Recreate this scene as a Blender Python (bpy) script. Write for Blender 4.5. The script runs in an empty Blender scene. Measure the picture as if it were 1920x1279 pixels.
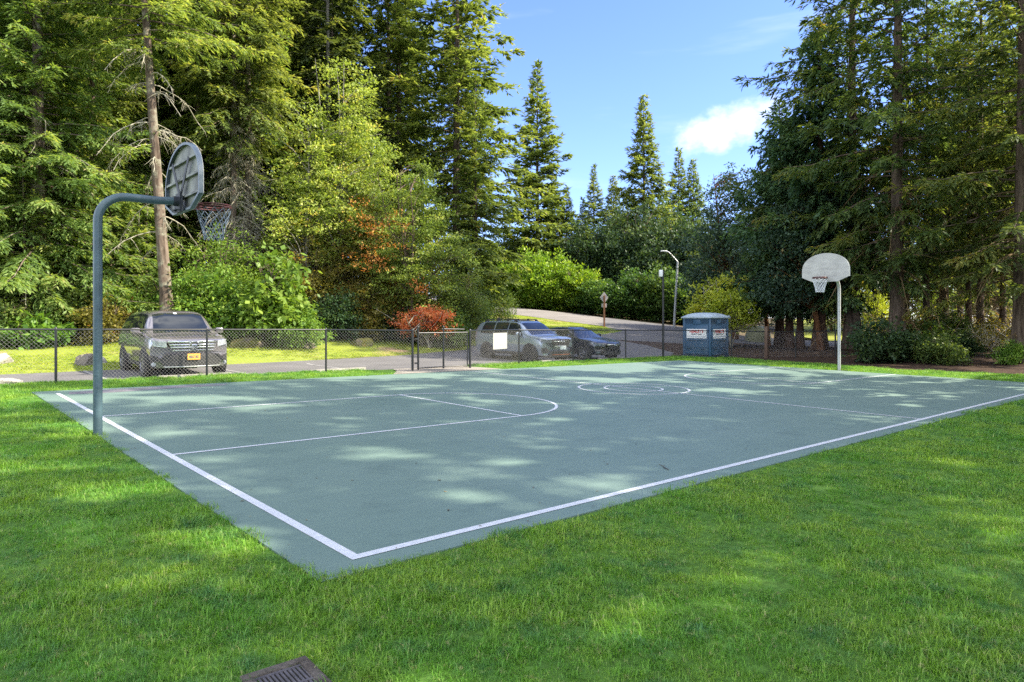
import bpy, bmesh, math, random
import numpy as np
from mathutils import Vector, Matrix
from mathutils.geometry import delaunay_2d_cdt

# ------------------------------------------------------------------ camera, world, sun, exposure
SC = bpy.context.scene
COL = SC.collection
CAM = np.array([-2.1749, -4.0013, 1.5425])
YAW = math.radians(48.5155)
FPX = 1280.43                      # focal length in pixels of a 1920 wide frame
HORIZON = 600.3
FW = np.array([math.cos(YAW), math.sin(YAW)])
RT = np.array([math.sin(YAW), -math.cos(YAW)])

cd = bpy.data.cameras.new('camera')
cam = bpy.data.objects.new('camera', cd)
COL.objects.link(cam)
cam.location = CAM
cam.rotation_euler = (math.pi / 2, 0, YAW - math.pi / 2)
cd.sensor_width = 36
cd.lens = 36 * FPX / 1920
cd.shift_y = (HORIZON - 639.5) / 1920
cd.clip_end = 2000
cd.clip_start = 0.05
SC.camera = cam

SUN_AZ, SUN_EL = math.radians(-48), math.radians(38)
SUN_DIR = Vector((math.cos(SUN_EL) * math.cos(SUN_AZ), math.cos(SUN_EL) * math.sin(SUN_AZ), math.sin(SUN_EL)))
ld = bpy.data.lights.new('sun', 'SUN')
ld.energy = 4.8
ld.angle = math.radians(0.6)
ld.color = (1.0, 0.91, 0.75)
sun = bpy.data.objects.new('sun', ld)
COL.objects.link(sun)
sun.location = SUN_DIR * 60
sun.rotation_euler = (-SUN_DIR).to_track_quat('-Z', 'Y').to_euler()

W = bpy.data.worlds.new('World')
SC.world = W
W.use_nodes = True


def build_world():
    nt = W.node_tree
    N, L = nt.nodes, nt.links
    N.clear()
    out = N.new('ShaderNodeOutputWorld')
    bg = N.new('ShaderNodeBackground')
    sky = N.new('ShaderNodeTexSky')
    sky.sky_type = 'NISHITA'
    sky.sun_disc = False
    sky.sun_elevation = SUN_EL
    sky.sun_rotation = math.pi / 2 - SUN_AZ
    sky.air_density = 1.0
    sky.dust_density = 0.25
    sky.ozone_density = 1.6
    bg.inputs['Strength'].default_value = 0.15
    # one bank of cumulus low over the trees and faint high wisps
    tc = N.new('ShaderNodeTexCoord')
    px, py = 1368, 236
    d = Vector((FW[0] + RT[0] * (px - 960) / FPX, FW[1] + RT[1] * (px - 960) / FPX, -(py - HORIZON) / FPX)).normalized()
    r = Vector((d.y, -d.x, 0)).normalized()
    u = r.cross(d)

    def dot(v):
        n = N.new('ShaderNodeVectorMath'); n.operation = 'DOT_PRODUCT'
        L.new(tc.outputs['Generated'], n.inputs[0]); n.inputs[1].default_value = v
        return n.outputs['Value']

    def m(op, a, b=None, c=None, clamp=False):
        n = N.new('ShaderNodeMath'); n.operation = op; n.use_clamp = clamp
        for k, x in enumerate((a, b, c)):
            if x is None:
                continue
            if isinstance(x, (int, float)):
                n.inputs[k].default_value = x
            else:
                L.new(x, n.inputs[k])
        return n.outputs[0]
    cu, cv, cw = dot(r), dot(u), dot(d)
    nz = N.new('ShaderNodeTexNoise'); nz.inputs['Scale'].default_value = 15; nz.inputs['Detail'].default_value = 7
    nz.inputs['Roughness'].default_value = 0.60
    mp = N.new('ShaderNodeMapping'); mp.inputs['Scale'].default_value = (1, 1, 1.5)
    L.new(tc.outputs['Generated'], mp.inputs['Vector']); L.new(mp.outputs[0], nz.inputs['Vector'])
    e = m('ADD', m('POWER', m('ABSOLUTE', m('DIVIDE', cu, 0.088)), 2.0), m('POWER', m('ABSOLUTE', m('DIVIDE', m('SUBTRACT', cv, m('MULTIPLY', cu, 0.25)), 0.036)), 2.0))
    mask = m('SUBTRACT', 1.0, e)
    v = m('ADD', m('MULTIPLY', mask, 0.80), m('MULTIPLY', m('SUBTRACT', nz.outputs[0], 0.5), 2.2))
    mr = N.new('ShaderNodeMapRange'); mr.interpolation_type = 'SMOOTHSTEP'
    L.new(v, mr.inputs['Value']); mr.inputs['From Min'].default_value = 0.0; mr.inputs['From Max'].default_value = 1.0
    front = m('GREATER_THAN', cw, 0.5)
    fac = m('MULTIPLY', m('MULTIPLY', mr.outputs[0], front), 0.74, clamp=True)
    nz2 = N.new('ShaderNodeTexNoise'); nz2.inputs['Scale'].default_value = 3.2; nz2.inputs['Detail'].default_value = 5
    mp2 = N.new('ShaderNodeMapping'); mp2.inputs['Scale'].default_value = (1, 1, 7)
    L.new(tc.outputs['Generated'], mp2.inputs['Vector']); L.new(mp2.outputs[0], nz2.inputs['Vector'])
    w2 = N.new('ShaderNodeMapRange'); w2.interpolation_type = 'SMOOTHSTEP'
    L.new(nz2.outputs[0], w2.inputs['Value']); w2.inputs['From Min'].default_value = 0.56; w2.inputs['From Max'].default_value = 0.8
    w2.inputs['To Max'].default_value = 0.35
    tint = N.new('ShaderNodeMix'); tint.data_type = 'RGBA'; tint.blend_type = 'MULTIPLY'; tint.inputs['Factor'].default_value = 1
    L.new(sky.outputs[0], tint.inputs['A']); tint.inputs['B'].default_value = (0.54, 0.60, 0.92, 1)
    mx2 = N.new('ShaderNodeMix'); mx2.data_type = 'RGBA'
    L.new(w2.outputs[0], mx2.inputs['Factor']); L.new(tint.outputs['Result'], mx2.inputs['A']); mx2.inputs['B'].default_value = (2.6, 3.0, 3.9, 1)
    mx = N.new('ShaderNodeMix'); mx.data_type = 'RGBA'
    L.new(fac, mx.inputs['Factor']); L.new(mx2.outputs['Result'], mx.inputs['A']); mx.inputs['B'].default_value = (4.4, 4.35, 4.7, 1)
    # unseen bright cloud added overhead and behind the view to lift the shade
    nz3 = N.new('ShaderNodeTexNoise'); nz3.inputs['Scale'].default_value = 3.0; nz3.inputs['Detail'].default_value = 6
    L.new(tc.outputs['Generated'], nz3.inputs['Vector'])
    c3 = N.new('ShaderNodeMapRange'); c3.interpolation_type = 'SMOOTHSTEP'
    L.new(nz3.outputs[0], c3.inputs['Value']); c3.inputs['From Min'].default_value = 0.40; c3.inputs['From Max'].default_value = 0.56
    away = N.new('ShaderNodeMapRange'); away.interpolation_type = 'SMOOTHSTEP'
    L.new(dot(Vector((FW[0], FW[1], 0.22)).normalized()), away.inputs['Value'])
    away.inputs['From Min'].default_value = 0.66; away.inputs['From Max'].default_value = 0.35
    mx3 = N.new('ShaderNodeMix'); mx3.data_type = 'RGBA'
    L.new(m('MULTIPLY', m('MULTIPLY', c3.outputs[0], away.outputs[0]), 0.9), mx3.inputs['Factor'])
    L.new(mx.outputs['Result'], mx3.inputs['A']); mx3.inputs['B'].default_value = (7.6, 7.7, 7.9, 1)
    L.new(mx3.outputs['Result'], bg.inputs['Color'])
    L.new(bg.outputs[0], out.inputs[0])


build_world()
SC.view_settings.view_transform = 'Standard'
SC.view_settings.look = 'None'
SC.view_settings.exposure = 1.55
SC.view_settings.gamma = 1
SC.cycles.use_denoising = False
SC.cycles.use_adaptive_sampling = False
SC.cycles.max_bounces = 8
SC.cycles.diffuse_bounces = 6
SC.cycles.transmission_bounces = 6
SC.cycles.transparent_max_bounces = 8
SC.cycles.sample_clamp_indirect = 6

# ------------------------------------------------------------------ helpers
PI = math.pi


def link(o):
    COL.objects.link(o)
    return o


def tag(o, label=None, cat=None, group=None, kind=None):
    if label: o['label'] = label
    if cat: o['category'] = cat
    if group: o['group'] = group
    if kind: o['kind'] = kind
    return o


def empty(name, loc, rz=0.0, label=None, cat=None, group=None):
    o = bpy.data.objects.new(name, None)
    o.empty_display_size = 0.2
    link(o)
    o.location = loc
    o.rotation_euler = (0, 0, rz)
    return tag(o, label, cat, group)


def copy_tree(o, parent=None):
    c = o.copy()
    link(c)
    if parent: c.parent = parent
    for ch in list(o.children):
        copy_tree(ch, c)
    return c


def nobj(name, V, F, mat, parent=None, smooth=False, tint=None):
    """one mesh object from numpy vertices and quads / triangles / python lists"""
    me = bpy.data.meshes.new(name)
    if isinstance(F, np.ndarray):
        V = np.ascontiguousarray(V, dtype=np.float32)
        n, k = F.shape
        me.vertices.add(len(V)); me.vertices.foreach_set('co', V.ravel())
        me.loops.add(n * k); me.loops.foreach_set('vertex_index', np.ascontiguousarray(F, dtype=np.int32).ravel())
        me.polygons.add(n)
        me.polygons.foreach_set('loop_start', np.arange(0, n * k, k, dtype=np.int32))
        me.update(calc_edges=True)
    else:
        me.from_pydata([tuple(map(float, v)) for v in V], [], F)
        me.update()
    if tint is not None:
        at_ = me.attributes.new('tint', 'FLOAT', 'FACE')
        at_.data.foreach_set('value', np.ascontiguousarray(tint, dtype=np.float32))
    if smooth:
        me.polygons.foreach_set('use_smooth', np.ones(len(me.polygons), dtype=bool))
    for mm in (mat if isinstance(mat, (list, tuple)) else [mat]):
        me.materials.append(mm)
    o = bpy.data.objects.new(name, me)
    link(o)
    if parent: o.parent = parent
    return o


class MB:
    """collects boxes, tubes, prisms; build() links them as one mesh"""

    def __init__(s):
        s.V, s.F = [], []

    def add(s, V, F):
        b = len(s.V)
        s.V += [tuple(v) for v in V]
        s.F += [[i + b for i in f] for f in F]
        return s

    def box(s, c, d, M=None, bev=0.0):
        cx, cy, cz = c
        x, y, z = d[0] / 2, d[1] / 2, d[2] / 2
        if bev:
            b = bev
            bm = bmesh.new()
            bmesh.ops.create_cube(bm, size=1)
            bmesh.ops.scale(bm, vec=d, verts=bm.verts)
            bmesh.ops.bevel(bm, geom=bm.edges[:], offset=b, segments=2, profile=0.5, affect='EDGES')
            bm.verts.index_update()
            V = [Vector(v.co) + Vector(c) for v in bm.verts]
            F = [[v.index for v in f.verts] for f in bm.faces]
            bm.free()
        else:
            V = [Vector((cx + a * x, cy + q * y, cz + w * z)) for a in (-1, 1) for q in (-1, 1) for w in (-1, 1)]
            F = [[0, 1, 3, 2], [4, 6, 7, 5], [0, 4, 5, 1], [2, 3, 7, 6], [0, 2, 6, 4], [1, 5, 7, 3]]
        if M is not None:
            V = [M @ v for v in V]
        return s.add(V, F)

    def tube(s, pts, r, n=10, cap=True):
        pts = [Vector(p) for p in pts]
        m = len(pts)
        rs = r if isinstance(r, (list, tuple, np.ndarray)) else [r] * m
        V, F = [], []
        t0 = (pts[1] - pts[0]).normalized()
        up = Vector((0, 0, 1)) if abs(t0.z) < 0.9 else Vector((1, 0, 0))
        nrm = t0.cross(up).normalized()
        for i, p in enumerate(pts):
            if i == 0: t = pts[1] - pts[0]
            elif i == m - 1: t = pts[-1] - pts[-2]
            else: t = pts[i + 1] - pts[i - 1]
            t.normalize()
            nrm = (nrm - t * nrm.dot(t)).normalized()
            b = t.cross(nrm)
            for k in range(n):
                a = 2 * PI * k / n
                V.append(p + (nrm * math.cos(a) + b * math.sin(a)) * rs[i])
        for i in range(m - 1):
            for k in range(n):
                k2 = (k + 1) % n
                F.append([i * n + k, i * n + k2, (i + 1) * n + k2, (i + 1) * n + k])
        if cap:
            F.append(list(range(n - 1, -1, -1)))
            F.append([(m - 1) * n + k for k in range(n)])
        return s.add(V, F)

    def prism(s, poly, vec):
        """poly: list of 3d points; extruded along vec"""
        n = len(poly)
        vec = Vector(vec)
        V = [Vector(p) for p in poly] + [Vector(p) + vec for p in poly]
        F = [list(range(n - 1, -1, -1)), list(range(n, 2 * n))]
        for i in range(n):
            j = (i + 1) % n
            F.append([i, j, n + j, n + i])
        return s.add(V, F)

    def lathe(s, prof, n=24, M=None):
        """prof: (r, z) pairs, revolved about z"""
        V, F = [], []
        for r, z in prof:
            for k in range(n):
                a = 2 * PI * k / n
                V.append(Vector((r * math.cos(a), r * math.sin(a), z)))
        for i in range(len(prof) - 1):
            for k in range(n):
                k2 = (k + 1) % n
                F.append([i * n + k, i * n + k2, (i + 1) * n + k2, (i + 1) * n + k])
        if M is not None: V = [M @ v for v in V]
        return s.add(V, F)

    def build(s, name, mat, parent=None, smooth=False, angle=None):
        o = nobj(name, s.V, s.F, mat, parent, smooth)
        bm = bmesh.new(); bm.from_mesh(o.data)
        bmesh.ops.recalc_face_normals(bm, faces=bm.faces)
        bm.to_mesh(o.data); bm.free()
        if angle is not None:
            o.data.polygons.foreach_set('use_smooth', np.ones(len(o.data.polygons), dtype=bool))
            o.data.set_sharp_from_angle(angle=math.radians(angle))
        return o


# ------------------------------------------------------------------ the lie of the land
PA, PB = -0.010522, 0.009974      # the whole site tilts about one per cent


def plane(x, y):
    return PA * x + PB * y


def at(px, D):
    """world x, y of a bearing (1920 px frame) at distance D along the view axis"""
    return CAM[:2] + D * (FW + RT * (px - 960) / FPX)


def zof(py, D):
    return CAM[2] - (py - HORIZON) / FPX * D


_ctl = []
for (px, py, D) in [
        (0, 653, 25), (150, 648, 26), (330, 645, 27), (500, 640, 29), (640, 634, 31.5), (760, 628, 34), (850, 622, 38), (-200, 655, 24),
        (905, 586, 66), (905, 572, 74), (1000, 596, 60), (1000, 582, 68), (1130, 613, 52), (1130, 594, 66), (1165, 621, 48), (1265, 611, 60),
        (1200, 640, 39), (1240, 640, 39), (940, 605, 52), (1000, 612, 50), (920, 615, 46),
        (1420, 634, 50), (1420, 646, 44), (1590, 641, 50), (1590, 650, 42), (1500, 635, 58),
        (1650, 648, 36), (1720, 648, 36), (1800, 648, 36), (1900, 648, 36), (1980, 650, 36), (1760, 620, 60), (1850, 620, 60), (1960, 620, 60),
        (1450, 652, 37), (1540, 655, 36),
        (300, 585, 45), (0, 590, 45), (600, 575, 50), (-300, 600, 45), (1150, 590, 85), (1350, 600, 80), (900, 555, 95), (600, 545, 80), (300, 560, 80), (1600, 600, 90)]:
    P = at(px, D)
    _ctl.append((P[0], P[1], zof(py, D) - plane(*P)))
for x in range(-14, 25, 4):
    for y in list(range(-16, 15, 5)) + [14.5, 17.5]:
        _ctl.append((x, y, 0.0))
for x in range(-14, 15, 4):
    _ctl.append((x, 20.0, 0.0))
for x, y in [(24, 17), (26, 14), (28, 10), (26, 6), (26, 2), (26, -4), (30, -8), (20, 20.5), (22, 18), (25, 17.5), (30, -20), (-30, 0), (-30, -25), (0, -30), (25, -40), (60, -25)]:
    _ctl.append((x, y, 0.0))
for k in range(16):
    a = 2 * PI * k / 16
    x, y = 170 * math.cos(a), 170 * math.sin(a)
    _ctl.append((x, y, 2.5 * max(0, math.sin(a)) - 0.6 * plane(x, y)))
_ctl = np.array(_ctl)


def _phi(r2):
    return np.sqrt(r2 + 2.0 ** 2)


_d2 = ((_ctl[:, None, :2] - _ctl[None, :, :2]) ** 2).sum(-1)
_wts = np.linalg.solve(_phi(_d2) + np.eye(len(_ctl)) * -0.05, _ctl[:, 2])


def ground(x, y):
    x = np.asarray(x, float); y = np.asarray(y, float)
    d2 = (x[..., None] - _ctl[:, 0]) ** 2 + (y[..., None] - _ctl[:, 1]) ** 2
    r = (_phi(d2) * _wts).sum(-1)
    # the court itself and its margin are a true plane
    dx = np.maximum(np.maximum(-3 - x, x - 23), 0); dy = np.maximum(np.maximum(-3 - y, y - 14.5), 0)
    k = np.clip(np.hypot(dx, dy) / 4, 0, 1)
    # the car park lies a hand's breadth lower than the lawn
    a = np.clip((y - 14.55) / .5, 0, 1); b = np.clip((20.5 - y) / 2.5, 0, 1); c = np.clip((27 - x) / 3, 0, 1)
    return plane(x, y) + r * k - 0.10 * a * b * c


def G(x, y):
    return float(ground(np.array([x]), np.array([y]))[0])


def onplane(px, py, dz=0.0):
    d = FW + RT * (px - 960) / FPX
    k = -(py - HORIZON) / FPX
    t = (CAM[2] - dz - plane(CAM[0], CAM[1])) / (PA * d[0] + PB * d[1] - k)
    return CAM[:2] + t * d


def in_poly(x, y, poly):
    inside = np.zeros(x.shape, bool)
    n = len(poly)
    for i in range(n):
        x1, y1 = poly[i]; x2, y2 = poly[(i + 1) % n]
        c = ((y1 > y) != (y2 > y)) & (x < (x2 - x1) * (y - y1) / (y2 - y1 + 1e-12) + x1)
        inside ^= c
    return inside


def sheet(name, poly, spacing, dz, mat, parent=None, holes=(), seed=1):
    poly = [tuple(map(float, p)) for p in poly]
    A = np.array(poly)
    edge = []
    loops = [poly] + [list(h) for h in holes]
    verts, edges = [], []
    for lp in loops:
        pts = []
        for i in range(len(lp)):
            p, q = np.array(lp[i]), np.array(lp[(i + 1) % len(lp)])
            n = max(1, int(np.linalg.norm(q - p) / spacing))
            for k in range(n):
                pts.append(tuple(p + (q - p) * k / n))
        b = len(verts)
        verts += pts
        edges += [(b + i, b + (i + 1) % len(pts)) for i in range(len(pts))]
    x0, y0 = A.min(0); x1, y1 = A.max(0)
    gx, gy = np.meshgrid(np.arange(x0, x1, spacing), np.arange(y0, y1, spacing))
    rg = np.random.default_rng(seed)
    gx = (gx + rg.uniform(-.2, .2, gx.shape) * spacing).ravel(); gy = (gy + rg.uniform(-.2, .2, gy.shape) * spacing).ravel()
    ok = in_poly(gx, gy, poly)
    for h in holes:
        ok &= ~in_poly(gx, gy, h)
    verts += list(zip(gx[ok], gy[ok]))
    r = delaunay_2d_cdt([Vector(v) for v in verts], edges, [], 0, 1e-5)
    V2 = np.array([(v.x, v.y) for v in r[0]])
    F = np.array(r[2])
    c = V2[F].mean(1)
    keep = in_poly(c[:, 0], c[:, 1], poly)
    for h in holes:
        keep &= ~in_poly(c[:, 0], c[:, 1], h)
    F = F[keep]
    Z = ground(V2[:, 0], V2[:, 1]) + dz
    # face up
    a, b_, cc = V2[F[:, 0]], V2[F[:, 1]], V2[F[:, 2]]
    cr = (b_[:, 0] - a[:, 0]) * (cc[:, 1] - a[:, 1]) - (b_[:, 1] - a[:, 1]) * (cc[:, 0] - a[:, 0])
    F[cr < 0] = F[cr < 0][:, ::-1]
    return nobj(name, np.column_stack([V2, Z]), F, mat, parent, smooth=True)


# ------------------------------------------------------------------ materials
def newmat(name):
    m = bpy.data.materials.new(name)
    m.use_nodes = True
    return m, m.node_tree, m.node_tree.nodes['Principled BSDF']


def plain(name, col, rough=0.5, metal=0.0, spec=0.5, var=0.0, vscale=6.0, bump=0.0, bscale=60.0, coat=0.0, stretch=None):
    m, nt, b = newmat(name)
    b.inputs['Base Color'].default_value = (*col, 1)
    b.inputs['Roughness'].default_value = rough
    b.inputs['Metallic'].default_value = metal
    b.inputs['Specular IOR Level'].default_value = spec
    b.inputs['Coat Weight'].default_value = coat
    b.inputs['Coat Roughness'].default_value = 0.04
    N, L = nt.nodes, nt.links
    tc = N.new('ShaderNodeTexCoord')
    src = tc.outputs['Object']
    if stretch:
        mp = N.new('ShaderNodeMapping'); mp.inputs['Scale'].default_value = stretch
        L.new(src, mp.inputs[0]); src = mp.outputs[0]
    if var:
        nz = N.new('ShaderNodeTexNoise'); nz.inputs['Scale'].default_value = vscale; nz.inputs['Detail'].default_value = 6
        L.new(src, nz.inputs['Vector'])
        r = N.new('ShaderNodeValToRGB')
        r.color_ramp.elements[0].position = 0.3; r.color_ramp.elements[1].position = 0.7
        r.color_ramp.elements[0].color = (*[c * (1 - var) for c in col], 1)
        r.color_ramp.elements[1].color = (*[min(1, c * (1 + var)) for c in col], 1)
        L.new(nz.outputs[0], r.inputs[0]); L.new(r.outputs[0], b.inputs['Base Color'])
    if bump:
        n2 = N.new('ShaderNodeTexNoise'); n2.inputs['Scale'].default_value = bscale; n2.inputs['Detail'].default_value = 5
        L.new(src, n2.inputs['Vector'])
        bp = N.new('ShaderNodeBump'); bp.inputs['Strength'].default_value = bump; bp.inputs['Distance'].default_value = 0.02
        L.new(n2.outputs[0], bp.inputs['Height']); L.new(bp.outputs[0], b.inputs['Normal'])
    return m


def ramp(nt, fac, stops):
    r = nt.nodes.new('ShaderNodeValToRGB')
    el = r.color_ramp.elements
    while len(el) < len(stops): el.new(0.5)
    for e, (p, c) in zip(el, stops):
        e.position = p; e.color = (*c, 1)
    nt.links.new(fac, r.inputs[0])
    return r.outputs[0]


def noise(nt, scale, detail=5, rough=0.55, vec=None, stretch=None):
    n = nt.nodes.new('ShaderNodeTexNoise')
    n.inputs['Scale'].default_value = scale; n.inputs['Detail'].default_value = detail; n.inputs['Roughness'].default_value = rough
    if vec is None:
        g = nt.nodes.new('ShaderNodeNewGeometry'); vec = g.outputs['Position']
    if stretch:
        mp = nt.nodes.new('ShaderNodeMapping'); mp.inputs['Scale'].default_value = stretch
        nt.links.new(vec, mp.inputs[0]); vec = mp.outputs[0]
    nt.links.new(vec, n.inputs['Vector'])
    return n.outputs[0]


def mixc(nt, fac, a, b, mode='MIX'):
    n = nt.nodes.new('ShaderNodeMix'); n.data_type = 'RGBA'; n.blend_type = mode
    for k, x in (('Factor', fac), ('A', a), ('B', b)):
        if isinstance(x, (int, float)): n.inputs[k].default_value = x
        elif isinstance(x, tuple): n.inputs[k].default_value = (*x, 1)
        else: nt.links.new(x, n.inputs[k])
    return n.outputs['Result']


def leafmat(name, stops, trans=0.5, tcol=(1.6, 1.5, 0.6), rough=0.5, hue=0.014):
    """foliage: per-leaf colour spread, slight per-tree shift, light passes through"""
    m, nt, b = newmat(name)
    N, L = nt.nodes, nt.links
    a = N.new('ShaderNodeAttribute'); a.attribute_name = 'tint'
    c = ramp(nt, a.outputs['Fac'], stops)
    oi = N.new('ShaderNodeObjectInfo')
    hs = N.new('ShaderNodeHueSaturation')
    mr = N.new('ShaderNodeMapRange'); mr.inputs['To Min'].default_value = 0.5 - hue; mr.inputs['To Max'].default_value = 0.5 + hue
    L.new(oi.outputs['Random'], mr.inputs['Value']); L.new(mr.outputs[0], hs.inputs['Hue']); L.new(c, hs.inputs['Color'])
    c = hs.outputs[0]
    L.new(c, b.inputs['Base Color'])
    b.inputs['Roughness'].default_value = rough
    b.inputs['Specular IOR Level'].default_value = 0.3
    t = N.new('ShaderNodeBsdfTranslucent')
    tc = mixc(nt, 1.0, c, tcol, 'MULTIPLY')
    L.new(tc, t.inputs['Color'])
    mx = N.new('ShaderNodeMixShader'); mx.inputs[0].default_value = trans
    L.new(b.outputs[0], mx.inputs[1]); L.new(t.outputs[0], mx.inputs[2])
    L.new(mx.outputs[0], N['Material Output'].inputs[0])
    return m


def barkmat(name, dark, light, lich=None):
    m, nt, b = newmat(name)
    N, L = nt.nodes, nt.links
    tc = N.new('ShaderNodeTexCoord')
    f = noise(nt, 7, 6, 0.6, tc.outputs['Object'], (1, 1, 0.16))
    c = ramp(nt, f, [(0.35, dark), (0.65, light)])
    if lich:
        f2 = noise(nt, 2.5, 5, 0.6, tc.outputs['Object'])
        k = ramp(nt, f2, [(0.5, (0, 0, 0)), (0.66, (1, 1, 1))])
        c = mixc(nt, k, c, lich)
    L.new(c, b.inputs['Base Color'])
    b.inputs['Roughness'].default_value = 0.9
    b.inputs['Specular IOR Level'].default_value = 0.15
    bp = N.new('ShaderNodeBump'); bp.inputs['Strength'].default_value = 0.8; bp.inputs['Distance'].default_value = 0.05
    L.new(f, bp.inputs['Height']); L.new(bp.outputs[0], b.inputs['Normal'])
    return m


M = {}
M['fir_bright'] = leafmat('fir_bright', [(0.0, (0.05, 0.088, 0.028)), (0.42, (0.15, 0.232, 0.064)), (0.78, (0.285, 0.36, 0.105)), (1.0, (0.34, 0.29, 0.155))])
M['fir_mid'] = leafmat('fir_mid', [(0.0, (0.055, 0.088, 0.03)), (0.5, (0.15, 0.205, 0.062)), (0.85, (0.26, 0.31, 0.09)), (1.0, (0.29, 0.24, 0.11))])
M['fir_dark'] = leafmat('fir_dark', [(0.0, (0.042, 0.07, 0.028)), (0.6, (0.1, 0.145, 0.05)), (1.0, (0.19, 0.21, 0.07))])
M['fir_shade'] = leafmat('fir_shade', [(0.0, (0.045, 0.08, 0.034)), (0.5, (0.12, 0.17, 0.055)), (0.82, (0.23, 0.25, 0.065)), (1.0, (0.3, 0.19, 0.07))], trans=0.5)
M['cedar'] = leafmat('cedar', [(0.0, (0.03, 0.072, 0.04)), (0.55, (0.085, 0.155, 0.075)), (1.0, (0.17, 0.25, 0.095))], trans=0.4, hue=0.015)
M['alder'] = leafmat('alder', [(0.0, (0.13, 0.185, 0.035)), (0.45, (0.29, 0.37, 0.075)), (0.85, (0.46, 0.5, 0.13)), (1.0, (0.56, 0.43, 0.1))], trans=0.45, tcol=(1.3, 1.3, .6))
M['vine'] = leafmat('vine', [(0.0, (0.085, 0.14, 0.028)), (0.6, (0.22, 0.31, 0.065)), (1.0, (0.37, 0.41, 0.11))], trans=0.45, tcol=(1.3, 1.3, .6))
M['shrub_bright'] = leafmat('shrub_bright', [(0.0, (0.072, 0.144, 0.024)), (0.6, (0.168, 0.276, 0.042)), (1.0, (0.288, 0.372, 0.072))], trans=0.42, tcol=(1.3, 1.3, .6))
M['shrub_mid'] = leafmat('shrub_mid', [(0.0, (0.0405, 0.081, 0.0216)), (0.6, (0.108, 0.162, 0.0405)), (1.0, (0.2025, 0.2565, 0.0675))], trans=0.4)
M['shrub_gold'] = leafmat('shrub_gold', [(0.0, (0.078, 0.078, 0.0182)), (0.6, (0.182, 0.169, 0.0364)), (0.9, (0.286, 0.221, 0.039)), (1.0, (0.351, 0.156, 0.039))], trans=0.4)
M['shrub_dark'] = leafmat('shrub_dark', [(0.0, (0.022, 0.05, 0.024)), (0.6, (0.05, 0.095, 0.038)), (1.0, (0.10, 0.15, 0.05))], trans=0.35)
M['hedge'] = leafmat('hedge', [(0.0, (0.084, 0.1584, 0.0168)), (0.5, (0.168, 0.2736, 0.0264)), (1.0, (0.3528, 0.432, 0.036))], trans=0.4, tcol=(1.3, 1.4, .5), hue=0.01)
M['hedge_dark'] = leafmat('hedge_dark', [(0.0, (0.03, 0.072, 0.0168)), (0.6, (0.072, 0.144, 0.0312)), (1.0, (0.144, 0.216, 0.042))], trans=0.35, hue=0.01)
M['rhodo'] = leafmat('rhodo', [(0.0, (0.17, 0.21, 0.025)), (0.6, (0.4, 0.46, 0.055)), (1.0, (0.58, 0.54, 0.08))], trans=0.45)
M['madrone'] = leafmat('madrone', [(0.0, (0.024, 0.052, 0.034)), (0.6, (0.06, 0.105, 0.065)), (0.93, (0.11, 0.16, 0.085)), (1.0, (0.24, 0.16, 0.06))], trans=0.3, hue=0.015)
M['red_leaf'] = leafmat('red_leaf', [(0.0, (0.34, 0.1, 0.045)), (0.6, (0.66, 0.21, 0.085)), (1.0, (0.74, 0.36, 0.14))], trans=0.4, tcol=(1.4, 1.0, .6), hue=0.005)
M['rust_leaf'] = leafmat('rust_leaf', [(0.0, (0.22, 0.075, 0.025)), (0.6, (0.48, 0.18, 0.05)), (1.0, (0.56, 0.33, 0.09))], trans=.4, tcol=(1.3, 1.1, .6), hue=.01)
M['bark'] = barkmat('bark', (0.045, 0.032, 0.024), (0.16, 0.12, 0.09))
M['bark_lichen'] = barkmat('bark_lichen', (0.05, 0.036, 0.026), (0.17, 0.13, 0.10), (0.22, 0.21, 0.155))
M['bark_red'] = barkmat('bark_red', (0.036, 0.021, 0.014), (0.115, 0.065, 0.042))
M['bark_madrone'] = barkmat('bark_madrone', (0.08, 0.036, 0.017), (0.20, 0.095, 0.042))
M['bark_pale'] = barkmat('bark_pale', (0.10, 0.09, 0.075), (0.30, 0.28, 0.24))
M['deadwood'] = barkmat('deadwood', (0.20, 0.18, 0.13), (0.46, 0.43, 0.33))
M['dead_needle'] = barkmat('dead_needle', (0.10, 0.065, 0.03), (0.26, 0.19, 0.10))


def make_grass_mat(name, base, warm, blue, straw, k=1.0):
    m, nt, b = newmat(name)
    N, L = nt.nodes, nt.links
    f1 = noise(nt, 0.8, 7, 0.65)
    f2 = noise(nt, 2.6, 8, 0.72)
    f3 = noise(nt, 26, 2)
    c = mixc(nt, ramp(nt, f1, [(0.42, (0, 0, 0)), (0.60, (1, 1, 1))]), base, warm)
    c = mixc(nt, ramp(nt, f2, [(0.50, (0, 0, 0)), (0.64, (.85, .85, .85))]), c, blue)
    c = mixc(nt, ramp(nt, f3, [(0.57, (0, 0, 0)), (0.74, (.8, .8, .8))]), c, straw)
    a = N.new('ShaderNodeAttribute'); a.attribute_name = 'tint'
    c = mixc(nt, 1.0, c, ramp(nt, a.outputs['Fac'], [(0, (.55, .6, .55)), (1, (1.35, 1.3, 1.2))]), 'MULTIPLY')
    L.new(c, b.inputs['Base Color'])
    b.inputs['Roughness'].default_value = 0.5
    b.inputs['Specular IOR Level'].default_value = 0.3
    t = N.new('ShaderNodeBsdfTranslucent')
    L.new(mixc(nt, 1.0, c, (1.3, 1.35, .6), 'MULTIPLY'), t.inputs['Color'])
    mx = N.new('ShaderNodeMixShader'); mx.inputs[0].default_value = 0.4
    L.new(b.outputs[0], mx.inputs[1]); L.new(t.outputs[0], mx.inputs[2])
    L.new(mx.outputs[0], N['Material Output'].inputs[0])
    return m


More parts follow.
